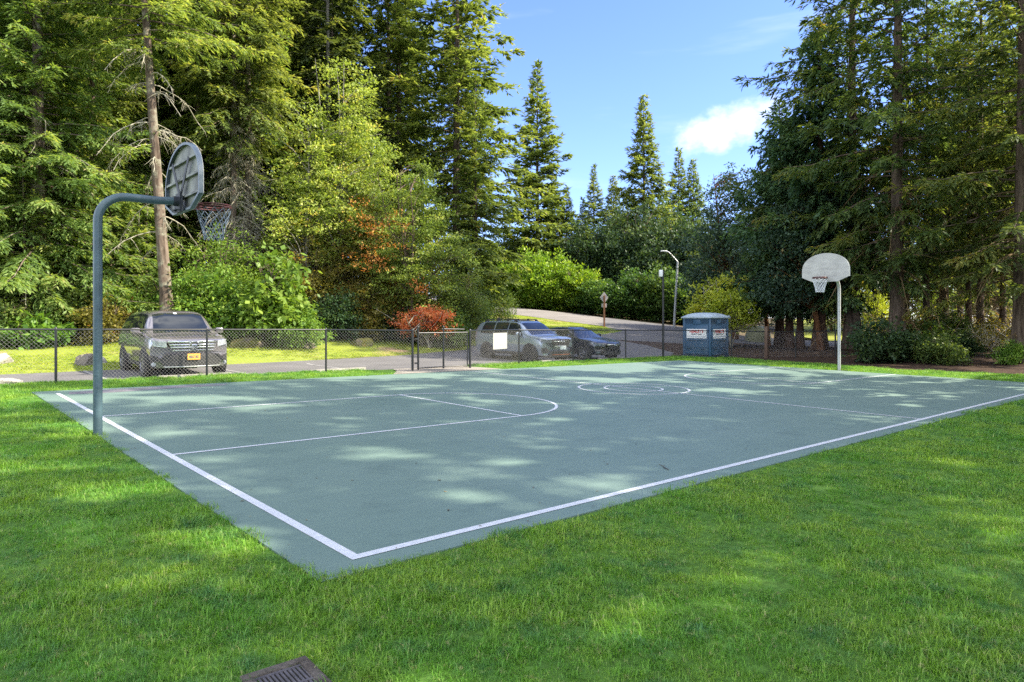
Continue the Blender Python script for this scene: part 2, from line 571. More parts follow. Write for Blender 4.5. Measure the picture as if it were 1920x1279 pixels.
M['grass'] = make_grass_mat('grass_blades', (0.128, 0.305, 0.034), (0.235, 0.385, 0.046), (0.078, 0.215, 0.080), (0.46, 0.42, 0.22))
M['verge_grass'] = make_grass_mat('verge_blades', (0.27, 0.36, 0.032), (0.34, 0.38, 0.045), (0.21, 0.31, 0.04), (0.42, 0.34, 0.14))


def ground_mat(name, stops, scale, scale2, dark, bump=0.4):
    m, nt, b = newmat(name)
    L = nt.links
    f = noise(nt, scale, 6, 0.6)
    c = ramp(nt, f, stops)
    f2 = noise(nt, scale2, 6, 0.65)
    c = mixc(nt, 1.0, c, ramp(nt, f2, [(0.3, dark), (0.7, (1.15, 1.15, 1.15))]), 'MULTIPLY')
    L.new(c, b.inputs['Base Color'])
    b.inputs['Roughness'].default_value = 0.95
    b.inputs['Specular IOR Level'].default_value = 0.15
    bp = nt.nodes.new('ShaderNodeBump'); bp.inputs['Strength'].default_value = bump; bp.inputs['Distance'].default_value = 0.05
    L.new(f2, bp.inputs['Height']); L.new(bp.outputs[0], b.inputs['Normal'])
    return m


M['terrain'] = ground_mat('terrain', [(0.3, (0.07, 0.075, 0.025)), (0.5, (0.14, 0.10, 0.06)), (0.7, (0.12, 0.13, 0.035))], 0.35, 9, (.5, .5, .5))
M['soil'] = ground_mat('lawn_soil', [(0.35, (0.075, 0.165, 0.026)), (0.65, (0.105, 0.215, 0.035))], 1.2, 18, (.5, .5, .45))
M['verge'] = ground_mat('verge_ground', [(0.36, (0.36, 0.25, 0.15)), (0.47, (0.22, 0.27, 0.035)), (0.7, (0.26, 0.30, 0.04))], 0.33, 14, (.7, .7, .65))
M['mulch'] = ground_mat('mulch', [(0.3, (0.04, 0.025, 0.017)), (0.6, (0.095, 0.06, 0.04)), (0.8, (0.17, 0.12, 0.08))], 5, 30, (.4, .4, .4), 0.9)
M['farlawn'] = ground_mat('far_lawn', [(0.3, (0.18, 0.22, 0.03)), (0.7, (0.28, 0.28, 0.05))], 0.4, 9, (.7, .7, .6))
M['asphalt'] = ground_mat('asphalt', [(0.3, (0.115, 0.11, 0.11)), (0.7, (0.165, 0.158, 0.155))], 0.7, 40, (.75, .75, .75), 0.25)
M['road'] = ground_mat('road_asphalt', [(0.3, (0.17, 0.155, 0.14)), (0.7, (0.23, 0.21, 0.19))], 0.6, 40, (.8, .8, .8), 0.2)
M['concrete'] = ground_mat('concrete', [(0.3, (0.24, 0.225, 0.20)), (0.7, (0.32, 0.30, 0.27))], 2.5, 30, (.75, .75, .75), 0.3)


M['apron'] = ground_mat('apron_concrete', [(0.3, (0.24, 0.215, 0.18)), (0.7, (0.31, 0.28, 0.24))], 2.5, 30, (.7, .7, .7), 0.3)
M['drain_rim'] = ground_mat('drain_concrete', [(0.3, (0.09, 0.075, 0.06)), (0.7, (0.17, 0.15, 0.125))], 9, 60, (.55, .55, .55), 0.5)


def court_mat():
    m, nt, b = newmat('court_acrylic')
    L = nt.links
    f = noise(nt, 0.5, 5, 0.6)
    c = ramp(nt, f, [(0.3, (0.126, 0.190, 0.158)), (0.7, (0.154, 0.219, 0.182))])
    f2 = noise(nt, 5.0, 6, 0.7, None, (0.35, 1.6, 1))
    c = mixc(nt, 1.0, c, ramp(nt, f2, [(0.25, (.90, .92, .93)), (0.75, (1.08, 1.07, 1.06))]), 'MULTIPLY')
    f3 = noise(nt, 60, 3, 0.6)
    c = mixc(nt, 1.0, c, ramp(nt, f3, [(0.3, (.95, .95, .95)), (0.7, (1.03, 1.03, 1.03))]), 'MULTIPLY')
    # pale scuffs
    f4 = noise(nt, 9, 4, 0.7)
    c = mixc(nt, ramp(nt, f4, [(0.66, (0, 0, 0)), (0.80, (.3, .3, .3))]), c, (0.30, 0.36, 0.33))
    # dark damp stains and old ball marks
    f5 = noise(nt, 1.6, 7, 0.72)
    c = mixc(nt, 1.0, c, ramp(nt, f5, [(0.30, (.80, .82, .84)), (0.46, (1, 1, 1))]), 'MULTIPLY')
    f6 = noise(nt, 22, 5, 0.75)
    c = mixc(nt, ramp(nt, f6, [(0.68, (0, 0, 0)), (0.76, (.35, .35, .35))]), c, (0.07, 0.09, 0.085))
    L.new(c, b.inputs['Base Color'])
    b.inputs['Roughness'].default_value = 0.62
    b.inputs['Specular IOR Level'].default_value = 0.35
    bp = nt.nodes.new('ShaderNodeBump'); bp.inputs['Strength'].default_value = 0.15; bp.inputs['Distance'].default_value = 0.004
    L.new(f3, bp.inputs['Height']); L.new(bp.outputs[0], b.inputs['Normal'])
    return m


M['court'] = court_mat()
M['court_edge'] = plain('court_edge_patch', (0.17, 0.16, 0.17), 0.8, var=0.25, vscale=4)


def line_mat():
    m, nt, b = newmat('line_paint')
    L = nt.links
    f = noise(nt, 14, 7, 0.72)
    c = ramp(nt, f, [(0.30, (0.47, 0.49, 0.49)), (0.62, (0.60, 0.62, 0.62))])
    f2 = noise(nt, 55, 5, 0.8)
    c = mixc(nt, ramp(nt, f2, [(0.63, (0, 0, 0)), (0.72, (.55, .55, .55))]), c, (0.20, 0.25, 0.23))
    L.new(c, b.inputs['Base Color'])
    b.inputs['Roughness'].default_value = 0.65
    return m


M['line'] = line_mat()
M['black'] = plain('black_vinyl', (0.018, 0.019, 0.02), 0.35, spec=0.5, var=0.2, vscale=4)
M['wire'] = plain('fence_wire', (0.30, 0.285, 0.26), 0.4, metal=0.3, spec=0.5)
M['pole_green'] = plain('pole_paint', (0.050, 0.088, 0.102), 0.35, spec=0.5, var=0.18, vscale=7, bump=0.15, bscale=25)
M['galv'] = plain('galvanised', (0.42, 0.43, 0.42), 0.42, metal=0.55, var=0.12, vscale=8)
M['board'] = plain('backboard_paint', (0.41, 0.405, 0.37), 0.5, var=0.16, vscale=3.5, stretch=(1, 1, 2.2))
M['board_back'] = plain('backboard_back', (0.16, 0.17, 0.145), 0.6, var=0.5, vscale=4.5, stretch=(1, 1, .5))
M['board_rim'] = plain('backboard_flange', (0.095, 0.125, 0.15), 0.45, var=0.15, vscale=6)
M['brace'] = plain('brace_steel', (0.014, 0.018, 0.022), 0.6, var=0.3, vscale=9)
M['red'] = plain('rim_red', (0.08, 0.017, 0.014), 0.45, var=0.2, vscale=10)
M['net'] = plain('net_cord', (0.62, 0.64, 0.66), 0.8)
M['net_shaded'] = plain('net_shaded', (0.11, 0.15, 0.20), 0.6)  # near net cord with its shade put into the colour, darker and bluer
M['wood'] = plain('post_wood', (0.12, 0.075, 0.05), 0.85, var=0.35, vscale=9, stretch=(1, 1, .15), bump=.3)
M['wood_red'] = plain('sign_post_wood', (0.24, 0.11, 0.06), 0.85, var=0.3, vscale=9, stretch=(1, 1, .15))
M['sign_alu'] = plain('sign_back', (0.42, 0.40, 0.37), 0.5, metal=0.2, var=0.08)
M['white'] = plain('white_paint', (0.78, 0.78, 0.76), 0.5, var=0.04)
M['paper'] = plain('notice_sheet', (0.30, 0.30, 0.28), 0.7, var=0.06, vscale=9)
M['ink'] = plain('dark_ink', (0.05, 0.06, 0.09), 0.6)
M['redink'] = plain('red_ink', (0.55, 0.03, 0.03), 0.6)
M['potty'] = plain('toilet_plastic', (0.042, 0.098, 0.17), 0.45, var=0.10, vscale=3)
M['potty_dark'] = plain('toilet_plastic_recess', (0.012, 0.03, 0.055), 0.5)
M['potty_roof'] = plain('toilet_roof', (0.36, 0.43, 0.47), 0.5, var=0.06)
M['rock'] = ground_mat('rock', [(0.3, (0.12, 0.105, 0.09)), (0.55, (0.26, 0.22, 0.18)), (0.75, (0.17, 0.18, 0.08))], 3.5, 22, (.55, .55, .55), 0.9)
M['rock_moss'] = ground_mat('mossy_rock', [(0.35, (0.16, 0.13, 0.10)), (0.5, (0.20, 0.20, 0.05)), (0.7, (0.30, 0.20, 0.06))], 3.0, 22, (.55, .55, .55), 0.9)
M['rock_pale'] = ground_mat('pale_rock', [(0.3, (0.34, 0.32, 0.28)), (0.7, (0.46, 0.43, 0.38))], 3.0, 22, (.6, .6, .6), 0.9)
M['dome'] = plain('olive_cover', (0.20, 0.21, 0.12), 0.6, var=0.1)
M['iron'] = plain('drain_iron', (0.11, 0.10, 0.10), 0.6, metal=0.3, var=0.3, vscale=14, bump=.2)
M['void'] = plain('drain_void', (0.004, 0.004, 0.005), 0.9)
M['twig'] = plain('twig_bark', (0.05, 0.04, 0.03), 0.9)
# vehicles
M['suv_paint'] = plain('suv_paint', (0.20, 0.185, 0.20), 0.22, metal=0.55, coat=1.0)
M['silver_paint'] = plain('silver_blue_paint', (0.25, 0.30, 0.36), 0.30, metal=0.6, coat=1.0)
M['navy_paint'] = plain('navy_paint', (0.010, 0.012, 0.020), 0.3, metal=0.0, coat=0.45)
M['glass'] = plain('car_glass', (0.012, 0.015, 0.018), 0.04, spec=0.7)
M['clad'] = plain('black_cladding', (0.022, 0.022, 0.023), 0.6)
M['tyre'] = plain('tyre', (0.02, 0.02, 0.021), 0.8)
M['alloy'] = plain('alloy', (0.50, 0.51, 0.53), 0.3, metal=0.8)
M['alloy_mid'] = plain('alloy_mid', (0.20, 0.20, 0.21), 0.35, metal=0.7)
M['alloy_dark'] = plain('alloy_dark', (0.05, 0.05, 0.055), 0.35, metal=0.6)
M['chrome'] = plain('chrome', (0.72, 0.74, 0.77), 0.12, metal=1.0)
M['lens'] = plain('lamp_lens', (0.42, 0.45, 0.48), 0.08, metal=0.4, spec=0.8, var=.35, vscale=16)
M['lens_dark'] = plain('lamp_lens_dark', (0.10, 0.12, 0.14), 0.08, metal=0.3, spec=0.8, var=.4, vscale=16)
M['plate_gold'] = plain('plate_gold', (0.62, 0.33, 0.05), 0.5)
M['plate_white'] = plain('plate_white', (0.62, 0.66, 0.66), 0.5)

# ------------------------------------------------------------------ setting: terrain, court, lot, road, lawns
CX0, CX1, CY0, CY1 = -0.35, 21.45, -0.24, 12.35     # court slab
CW, CL, CMID, KEYW, FT = 11.786, 21.166, 10.49, 3.698, 5.30
KC = 6.05


def build_terrain():
    def axis(lo, hi, c0, c1, fine, grow):
        a = list(np.arange(c0, c1, fine)); s = fine
        while a[-1] < hi: s *= grow; a.append(a[-1] + s)
        s = fine
        while a[0] > lo: s *= grow; a.insert(0, a[0] - s)
        return np.array(a)
    xs = axis(-600, 700, -20, 70, 1.2, 1.25); ys = axis(-500, 700, -20, 80, 1.2, 1.25)
    X, Y = np.meshgrid(xs, ys)
    Z = np.empty_like(X)
    for i in range(X.shape[0]): Z[i] = ground(X[i], Y[i])
    R = np.hypot(X - 10, Y - 10)
    k = np.clip((R - 140) / 60, 0, 1)
    Z = Z * (1 - k) + (plane(X, Y) * 0.2 - 0.5) * k - 0.07
    n, mm = X.shape
    idx = np.arange(n * mm).reshape(n, mm)
    F = np.stack([idx[:-1, :-1], idx[:-1, 1:], idx[1:, 1:], idx[1:, :-1]], -1).reshape(-1, 4)
    tag(nobj('terrain', np.column_stack([X.ravel(), Y.ravel(), Z.ravel()]), F, M['terrain'], smooth=True), kind='structure')


build_terrain()

court_poly = [(CX0, CY0), (CX1, CY0), (CX1, CY1), (CX0, CY1)]


def flat_slab(name, x0, x1, y0, y1, top, bot, mat):
    V = []
    for dz in (top, bot):
        V += [(x, y, plane(x, y) + dz) for x, y in ((x0, y0), (x1, y0), (x1, y1), (x0, y1))]
    return nobj(name, V, [[0, 1, 2, 3], [7, 6, 5, 4], [0, 4, 5, 1], [1, 5, 6, 2], [2, 6, 7, 3], [3, 7, 4, 0]], mat)


tag(flat_slab('court', CX0, CX1, CY0, CY1, 0.0, -0.15, M['court']), kind='structure')


def court_lines():
    mb = MB()

    def quad(a, b, c, d):
        mb.add([(x, y, plane(x, y) + 0.004) for x, y in (a, b, c, d)], [[0, 1, 2, 3]])

    def hline(x0, x1, y, w): quad((x0, y - w / 2), (x1, y - w / 2), (x1, y + w / 2), (x0, y + w / 2))

    def vline(x, y0, y1, w): quad((x - w / 2, y0), (x + w / 2, y0), (x + w / 2, y1), (x - w / 2, y1))

    def arc(cx, cy, r, a0, a1, w, n=72):
        for i in range(n):
            t0, t1 = a0 + (a1 - a0) * i / n, a0 + (a1 - a0) * (i + 1) / n
            p = [(cx + (r + s * w / 2) * math.cos(t), cy + (r + s * w / 2) * math.sin(t)) for t, s in ((t0, -1), (t0, 1), (t1, 1), (t1, -1))]
            quad(*p)
    W1, W2 = 0.076, 0.058
    vline(0.0, -W1 / 2, CW, W1)
    hline(W1 / 2, CL + .2, 0.0, W1)
    vline(CMID, W1 / 2, CW + .4, W2)
    e0 = W1 / 2
    for s in (1, -1):
        hline(e0, FT + W2 / 2, KC + s * KEYW / 2, W2)
        hline(CL - FT - W2 / 2, CL + .24, KC + s * KEYW / 2, W2)
    yi = KEYW / 2 - W2 / 2
    vline(FT, KC - yi, KC + yi, W2)
    vline(CL - FT, KC - yi, KC + yi, W2)
    arc(FT + W2 / 2, KC, KEYW / 2, -PI / 2, PI / 2, W2)
    arc(CL - FT - W2 / 2, KC, KEYW / 2, PI / 2, 3 * PI / 2, W2)
    for r in (1.27, 0.67):
        arc(CMID, KC, r, 0, 2 * PI, W2, 96)
    o = mb.build('court_markings', M['line'])
    # crossing strokes are lifted apart so no two faces share a plane
    return tag(o, kind='structure')


court_lines()
# bare patch at the far left corner where the coating is worn off
wp = [(0.15, 11.5), (0.9, 11.42), (2.2, 11.66), (3.1, 11.72), (3.3, 11.95), (2.4, 12.12), (1.0, 12.08), (0.2, 11.9)]
wo = MB()
wo.add([(x, y, plane(x, y) + 0.0025) for x, y in wp], [list(range(8))])
tag(wo.build('court_worn_patch', M['court_edge']), kind='structure')

FENCE_Y = 14.3
lot_near = 15.0
tongue = [at(885, 33.5), at(960, 37), at(1050, 40), at(1130, 44), at(1165, 48)]
road_near = [at(1130, 53), at(1000, 61), at(905, 67.5), at(840, 73), at(760, 82)]
road_far = [at(1000, 69.5), at(905, 75.5), at(840, 82), at(760, 92)]
lot_poly = [(-30, 15.0), (24.4, 15.0), (26.5, 16.2), (28.0, 19), (28.6, 22)] + [at(1282, 38), at(1300, 42), at(1345, 44), at(1420, 44), at(1590, 42), at(1700, 44), at(1900, 46), at(1900, 52), at(1700, 50.5), at(1590, 50), at(1420, 52), at(1340, 57), at(1265, 60.3), at(1130, 65)] + road_far[:1] + [at(1000, 61), at(1130, 53), at(1165, 48)] + tongue[::-1][1:] + [(17.2, 21.2), (13, 20.3), (8.4, 19.6), (3.6, 18.9), (0, 18.5), (-8, 18.2), (-30, 18)]
tag(sheet('parking_lot', lot_poly, 1.4, 0.0, M['asphalt']), kind='structure')
tag(sheet('road', [at(1130, 53), at(1000, 61.1)] + road_near[2:] + road_far[::-1] + [at(1130, 65)], 1.5, 0.012, M['road']), kind='structure')
verge_poly = [(-30, 18), (-8, 18.2), (0, 18.5), (3.6, 18.9), (8.4, 19.6), (13, 20.3), (17.2, 21.2)] + tongue + road_near + [at(760, 60), at(700, 42), at(560, 36), at(300, 33), at(0, 31), at(-300, 30)]
tag(sheet('roadside_verge', verge_poly, 1.2, -0.004, M['verge']), kind='structure')
lawn_far_edge = [(24.4, 14.95), (25.6, 13.2), (25.9, 11.8), (25.4, 9), (25.0, 7), (24.4, 4.9), (25.5, 2.2), (27, -2), (32, -12), (40, -40)]
lawn_poly = [(-30, -40), (-30, 14.95)] + [(x, 14.95) for x in (-10, 0, 7)] + lawn_far_edge
tag(sheet('lawn', lawn_poly, 1.1, -0.012, M['soil'], holes=[[(CX0 + .02, CY0 + .02), (CX1 - .02, CY0 + .02), (CX1 - .02, CY1 - .02), (CX0 + .02, CY1 - .02)]]), kind='structure')
mulch_poly = lawn_far_edge[::-1] + [(26.5, 16.2), (28.0, 19), (28.6, 22)] + [at(1282, 38), at(1300, 42), at(1345, 43.6), at(1420, 43.6), at(1590, 41.6), at(1700, 43.6), at(1900, 45), at(2200, 48), (75, -40)]
tag(sheet('mulch_bed', mulch_poly, 1.4, -0.008, M['mulch']), kind='structure')
tag(sheet('far_lawn', [at(1560, 52.5), at(1700, 53), at(1900, 54.5), at(2300, 60), at(2300, 110), at(1500, 100), at(1450, 62)], 3.0, 0.0, M['farlawn']), kind='structure')
# concrete apron at the gate
tag(sheet('gate_apron', [(7.9, CY1 + .012), (11.9, CY1 + .012), (11.7, 13.3), (11.4, 14.0), (8.9, 14.0), (8.6, 13.3)], 0.8, 0.006, M['apron']), kind='structure')
# stall lines on the asphalt
sl = MB()
for x in (1.6, 5.1, 8.3, 14.3, 18.25, 22.0):
    P = [(x - .05, 15.4), (x + .05, 15.4), (x + .05, 19.0), (x - .05, 19.0)]
    n = 6
    for i in range(n):
        y0, y1 = 15.3 + 3.4 * i / n, 15.3 + 3.4 * (i + 1) / n
        sl.add([(a, b, G(a, b) + .006) for a, b in ((x - .05, y0), (x + .05, y0), (x + .05, y1), (x - .05, y1))], [[0, 1, 2, 3]])
tag(sl.build('parking_stall_lines', plain('stall_paint', (.27, .26, .25), .8, var=.3, vscale=5)), kind='structure')


# ------------------------------------------------------------------ grass blades
def blade_clump(name, seed, n, rad, h, w, mat):
    rg = np.random.default_rng(seed)
    a = rg.uniform(0, 2 * PI, n); r = rad * np.sqrt(rg.uniform(0, 1, n))
    bx, by = r * np.cos(a), r * np.sin(a)
    hh = h * rg.uniform(0.55, 1.25, n)
    az = rg.uniform(0, 2 * PI, n); lean = rg.uniform(0.15, 1.25, n)
    ww = w * rg.uniform(.7, 1.3, n)
    dx, dy = np.cos(az), np.sin(az)
    sx, sy = -dy, dx
    P0 = np.stack([bx, by, np.zeros(n) - .01], -1)
    m = P0 + np.stack([dx * hh * lean * .35, dy * hh * lean * .35, hh * .6], -1)
    t = P0 + np.stack([dx * hh * lean, dy * hh * lean, hh * (1 - .38 * lean)], -1)
    S = np.stack([sx * ww / 2, sy * ww / 2, np.zeros(n)], -1)
    V = np.stack([P0 - S, P0 + S, m + S * .85, m - S * .85, t], 1).reshape(-1, 3)
    b = np.arange(n)[:, None] * 5
    F = np.concatenate([b + [0, 1, 2], b + [0, 2, 3], b + [3, 2, 4]])
    tint = np.tile(rg.uniform(0, 1, n), 3)
    return nobj(name, V, F, mat, tint=tint)


def scatter(name, pts, scales, clumps, mat, label):
    """one stuff object: points that carry instances of the blade clumps"""
    rg = np.random.default_rng(5)
    Z = np.concatenate([ground(pts[i:i + 4000, 0], pts[i:i + 4000, 1]) for i in range(0, len(pts), 4000)]) - .012
    me = bpy.data.meshes.new(name)
    me.vertices.add(len(pts)); me.vertices.foreach_set('co', np.column_stack([pts, Z]).astype(np.float32).ravel())
    for nm, arr in (('spin', rg.uniform(0, 2 * PI, len(pts))), ('size', scales)):
        a_ = me.attributes.new(nm, 'FLOAT', 'POINT'); a_.data.foreach_set('value', arr.astype(np.float32))
    a_ = me.attributes.new('pick', 'INT', 'POINT'); a_.data.foreach_set('value', rg.integers(0, len(clumps), len(pts)).astype(np.int32))
    me.materials.append(mat)
    o = link(bpy.data.objects.new(name, me))
    ng = bpy.data.node_groups.new(name + '_nodes', 'GeometryNodeTree')
    ng.interface.new_socket('Geometry', in_out='INPUT', socket_type='NodeSocketGeometry')
    ng.interface.new_socket('Geometry', in_out='OUTPUT', socket_type='NodeSocketGeometry')
    N, L = ng.nodes, ng.links
    gi, go = N.new('NodeGroupInput'), N.new('NodeGroupOutput')
    join = N.new('GeometryNodeJoinGeometry')

    def att(n_, ty='FLOAT'):
        a = N.new('GeometryNodeInputNamedAttribute'); a.data_type = ty; a.inputs['Name'].default_value = n_
        return a.outputs['Attribute']
    rot = N.new('ShaderNodeCombineXYZ'); L.new(att('spin'), rot.inputs['Z'])
    for k, cl in enumerate(clumps):
        oi = N.new('GeometryNodeObjectInfo'); oi.inputs['Object'].default_value = cl; oi.inputs['As Instance'].default_value = True
        iop = N.new('GeometryNodeInstanceOnPoints')
        cmp_ = N.new('FunctionNodeCompare'); cmp_.data_type = 'INT'; cmp_.operation = 'EQUAL'
        L.new(att('pick', 'INT'), cmp_.inputs[2]); cmp_.inputs[3].default_value = k
        L.new(gi.outputs[0], iop.inputs['Points']); L.new(cmp_.outputs[0], iop.inputs['Selection'])
        L.new(oi.outputs['Geometry'], iop.inputs['Instance']); L.new(rot.outputs[0], iop.inputs['Rotation']); L.new(att('size'), iop.inputs['Scale'])
        L.new(iop.outputs[0], join.inputs[0])
    L.new(join.outputs[0], go.inputs[0])
    md = o.modifiers.new('blades', 'NODES'); md.node_group = ng
    return tag(o, label, 'grass', kind='stuff')


def depth_of(p):
    return (p - CAM[:2]) @ FW, (p - CAM[:2]) @ RT


def build_grass():
    rg = np.random.default_rng(11)

    def rand_pts(x0, x1, y0, y1, dens):
        n = int((x1 - x0) * (y1 - y0) * dens)
        return np.column_stack([rg.uniform(x0, x1, n), rg.uniform(y0, y1, n)])
    drain_c = np.array([-0.965, -1.185])
    keep = []
    sc = []
    for d0, d1, dens, s0 in ((0.2, 5, 330, 1.0), (5, 9, 190, 1.15), (9, 16, 95, 1.35), (16, 34, 45, 1.6)):
        p = rand_pts(-16, 28, -16, 14.9, dens)
        D, X = depth_of(p)
        ok = (D > d0) & (D <= d1) & (np.abs(X) < 1.0 * D + 4.0) & in_poly(p[:, 0], p[:, 1], lawn_poly)
        wob = 0.035 * np.sin(p[:, 0] * 5.1 + 1.3 * np.sin(p[:, 1] * 3)) + 0.03 * np.sin(p[:, 1] * 6.3 + p[:, 0] * 2)
        g = 0.03 + wob
        ok &= ~((p[:, 0] > CX0 - g) & (p[:, 0] < CX1 + g * 2) & (p[:, 1] > CY0 - g) & (p[:, 1] < CY1 + g))
        ok &= ~((p[:, 0] > 8.1) & (p[:, 0] < 12.1) & (p[:, 1] > 12))
        q = p - drain_c
        ok &= ~((np.abs(q[:, 0] * .998 - q[:, 1] * .05) < .155) & (np.abs(q[:, 1]) < .16))
        p = p[ok]
        # tufts are longer along slab edges, short and thin in trodden spots
        e = np.minimum.reduce([np.abs(p[:, 0] - CX0), np.abs(p[:, 1] - CY0)])
        lump = np.sin(p[:, 0] * 1.7 + 2 * np.sin(p[:, 1] * .9)) * np.sin(p[:, 1] * 1.9 + 1.5 * np.sin(p[:, 0] * 1.1))
        s = s0 * rg.uniform(.6, 1.2, len(p)) * (1 + .34 * lump) * np.where(e < .2, 1.05, 1.0)
        keep.append(p); sc.append(s)
    P, S = np.concatenate(keep), np.concatenate(sc)
    cl = [blade_clump('grass_tuft', 20 + i, n_, r_, h_, w_, M['grass']) for i, (n_, r_, h_, w_) in enumerate(((50, .08, .046, .0034), (50, .085, .040, .0032), (44, .075, .054, .0036), (40, .07, .060, .0038), (64, .10, .030, .0032), (30, .09, .036, .0050)))]
    o = scatter('grass', P, S, cl, M['grass'], 'long green lawn grass round the basketball court')
    p = rand_pts(-14, 26, 18.5, 30, 30)
    p2 = np.concatenate([p, np.column_stack([rg.uniform(14, 45, 16000), rg.uniform(22, 60, 16000)])])
    D, X = depth_of(p2)
    ok = in_poly(p2[:, 0], p2[:, 1], verge_poly) & (np.abs(X) < .8 * D + 2) & (D < 62)
    bare = np.sin(p2[:, 0] * .55 + 1.0) * np.sin(p2[:, 1] * .8 + p2[:, 0] * .2)
    ok &= bare < rg.uniform(.1, .8, len(p2))
    p2 = p2[ok]
    cl2 = [blade_clump('verge_tuft', 40 + i, 40, 0.13, 0.055, 0.008, M['verge_grass']) for i in range(3)]
    o2 = scatter('verge_grass', p2, rg.uniform(.8, 1.6, len(p2)), cl2, M['verge_grass'], 'short sunlit yellow green grass on the roadside verge')
    for c in cl + cl2: COL.objects.unlink(c)
    return o


build_grass()

# ------------------------------------------------------------------ basketball hoops
def board_outline(w=1.56, h=0.95, n=28):
    hw = w / 2
    pts = [(-.52 * hw, 0), (.52 * hw, 0), (hw, .17 * h)]
    y0 = .40 * h
    for i in range(n + 1):
        a = PI * i / n
        pts.append((hw * math.cos(a), y0 + (h - y0) * math.sin(a) ** .92 if 0 < i < n else y0))
    pts.append((-hw, .17 * h))
    return pts


def make_hoop(loc, rz, label, near=True):
    """local frame: the pole stands at 0,0; the board faces +x"""
    root = empty('basketball_hoop', loc, rz, label, 'basketball hoop', 'hoops at the two ends of the court')
    BX, BZ = 1.06, 2.98
    pm = M['pole_green'] if near else M['galv']
    mb = MB()
    pts = [(0, 0, -.25), (0, 0, 1.0), (0, 0, 2.0), (0, 0, 2.765)]
    R = .34
    for i in range(1, 11):
        a = PI / 2 * i / 10
        pts.append((R - R * math.cos(a), 0, 2.765 + R * math.sin(a)))
    pts += [(.7, 0, 3.105), (BX - .14, 0, 3.12)]
    mb.tube(pts, .0540, 20)
    mb.build('pole', pm, root, angle=50)
    cl = MB(); cl.tube([(BX - .16, 0, 3.12), (BX - .10, 0, 3.12)], .068, 20)
    cl.box((BX - .085, 0, 3.10), (.03, .20, .26))
    for s in (-1, 1): cl.tube([(BX - .14, s * .05, 3.0), (BX - .065, s * .10, 3.0)], .012, 6)
    cl.build('collar', M['brace'], root, angle=40)
    # board: a shallow pan with a rolled flange behind it
    ol = board_outline()
    b = MB(); b.prism([(BX, y, BZ + z) for y, z in ol], (.006, 0, 0))
    bo = b.build('backboard', M['board'], root)
    bk = MB(); bk.prism([(BX - .004, y * .985, BZ + .007 + z * .985) for y, z in ol], (.002, 0, 0))
    bk.build('back_face', M['board_back'], bo)
    fl = MB()
    n = len(ol)
    cy, cz = 0, .45
    inner = [(y * .955, cz + (z - cz) * .93) for y, z in ol]
    V = []
    for (y, z), (yi, zi) in zip(ol, inner):
        V += [(BX - .001, y, BZ + z), (BX - .055, y, BZ + z), (BX - .055, yi, BZ + zi)]
    F = []
    for i in range(n):
        j = (i + 1) % n
        F += [[3 * i, 3 * j, 3 * j + 1, 3 * i + 1], [3 * i + 1, 3 * j + 1, 3 * j + 2, 3 * i + 2]]
    fl.add(V, F)
    fl.build('flange', M['board_rim'], bo, angle=40)
    # horizontal ribs and the X of flat braces
    for z in (.20, .455, .70):
        half = .765 if z < .5 else .60
        rb = MB(); rb.box((BX - .026, 0, BZ + z), (.044, 2 * half, .030)); rb.build('rib', M['board_back'], bo)
    for s in (-1, 1):
        br = MB()
        V0, V1 = Vector((BX - .062 - .012 * s, -s * .17, BZ + .02)), Vector((BX - .062 - .012 * s, s * .33, BZ + .70))
        d = (V1 - V0).normalized(); sd = Vector((1, 0, 0)).cross(d) * .034
        br.prism([V0 - sd, V0 + sd, V1 + sd, V1 - sd], (-.008, 0, 0))
        br.build('brace', M['brace'], root)
        b2 = MB()
        V0, V1 = Vector((BX - .082 - .01 * s, s * .16, BZ - .005)), Vector((BX - .082 - .01 * s, s * .10, BZ + .22))
        d = (V1 - V0).normalized(); sd = Vector((1, 0, 0)).cross(d) * .028
        b2.prism([V0 - sd, V0 + sd, V1 + sd, V1 - sd], (-.008, 0, 0))
        b2.build('brace', M['brace'], root)
    # rim: double ring, plate and two struts
    RC = BX + .38; RR = .2286; RZ = 3.115
    rm = MB()
    for rr, rz_ in ((RR, RZ), (RR + .008, RZ - .030)):
        ring = [(RC + rr * math.cos(2 * PI * i / 40), rr * math.sin(2 * PI * i / 40), rz_) for i in range(41)]
        rm.tube(ring, .0095, 8, cap=False)
    rm.box((BX + .013, 0, RZ - .035), (.012, .15, .13))
    for s in (-1, 1):
        rm.tube([(BX + .015, s * .06, RZ - .01), (RC - RR * .80, s * RR * .6, RZ - .012)], .009, 8)
        rm.tube([(BX + .015, s * .055, RZ - .085), (RC - RR * .1, s * RR * .98, RZ - .03)], .008, 8)
    nn = 12
    for i in range(nn):
        a = 2 * PI * (i + .5) / nn
        rm.tube([(RC + RR * math.cos(a), RR * math.sin(a), RZ - .038), (RC + RR * .97 * math.cos(a), RR * .97 * math.sin(a), RZ - .062)], .004, 5)
    rm.build('rim', M['red'], root, angle=50)
    nt = MB()
    levels = [(1.0, 0), (.94, .07), (.84, .15), (.74, .23), (.64, .31), (.58, .38), (.56, .44)]
    r_ = .0042 if near else .0075
    for s in (-1, 1):
        for i in range(nn):
            pts = []
            for k, (f, dz) in enumerate(levels):
                a = 2 * PI * (i + .5 + s * .5 * k) / nn
                jit = .006 * math.sin(i * 2.3 + k * 1.7)
                pts.append((RC + RR * f * math.cos(a) + jit, RR * f * math.sin(a) + jit, RZ - .05 - dz))
            nt.tube(pts, r_, 5)
    nt.build('net', M['net_shaded'] if near else M['net'], root)
    return root


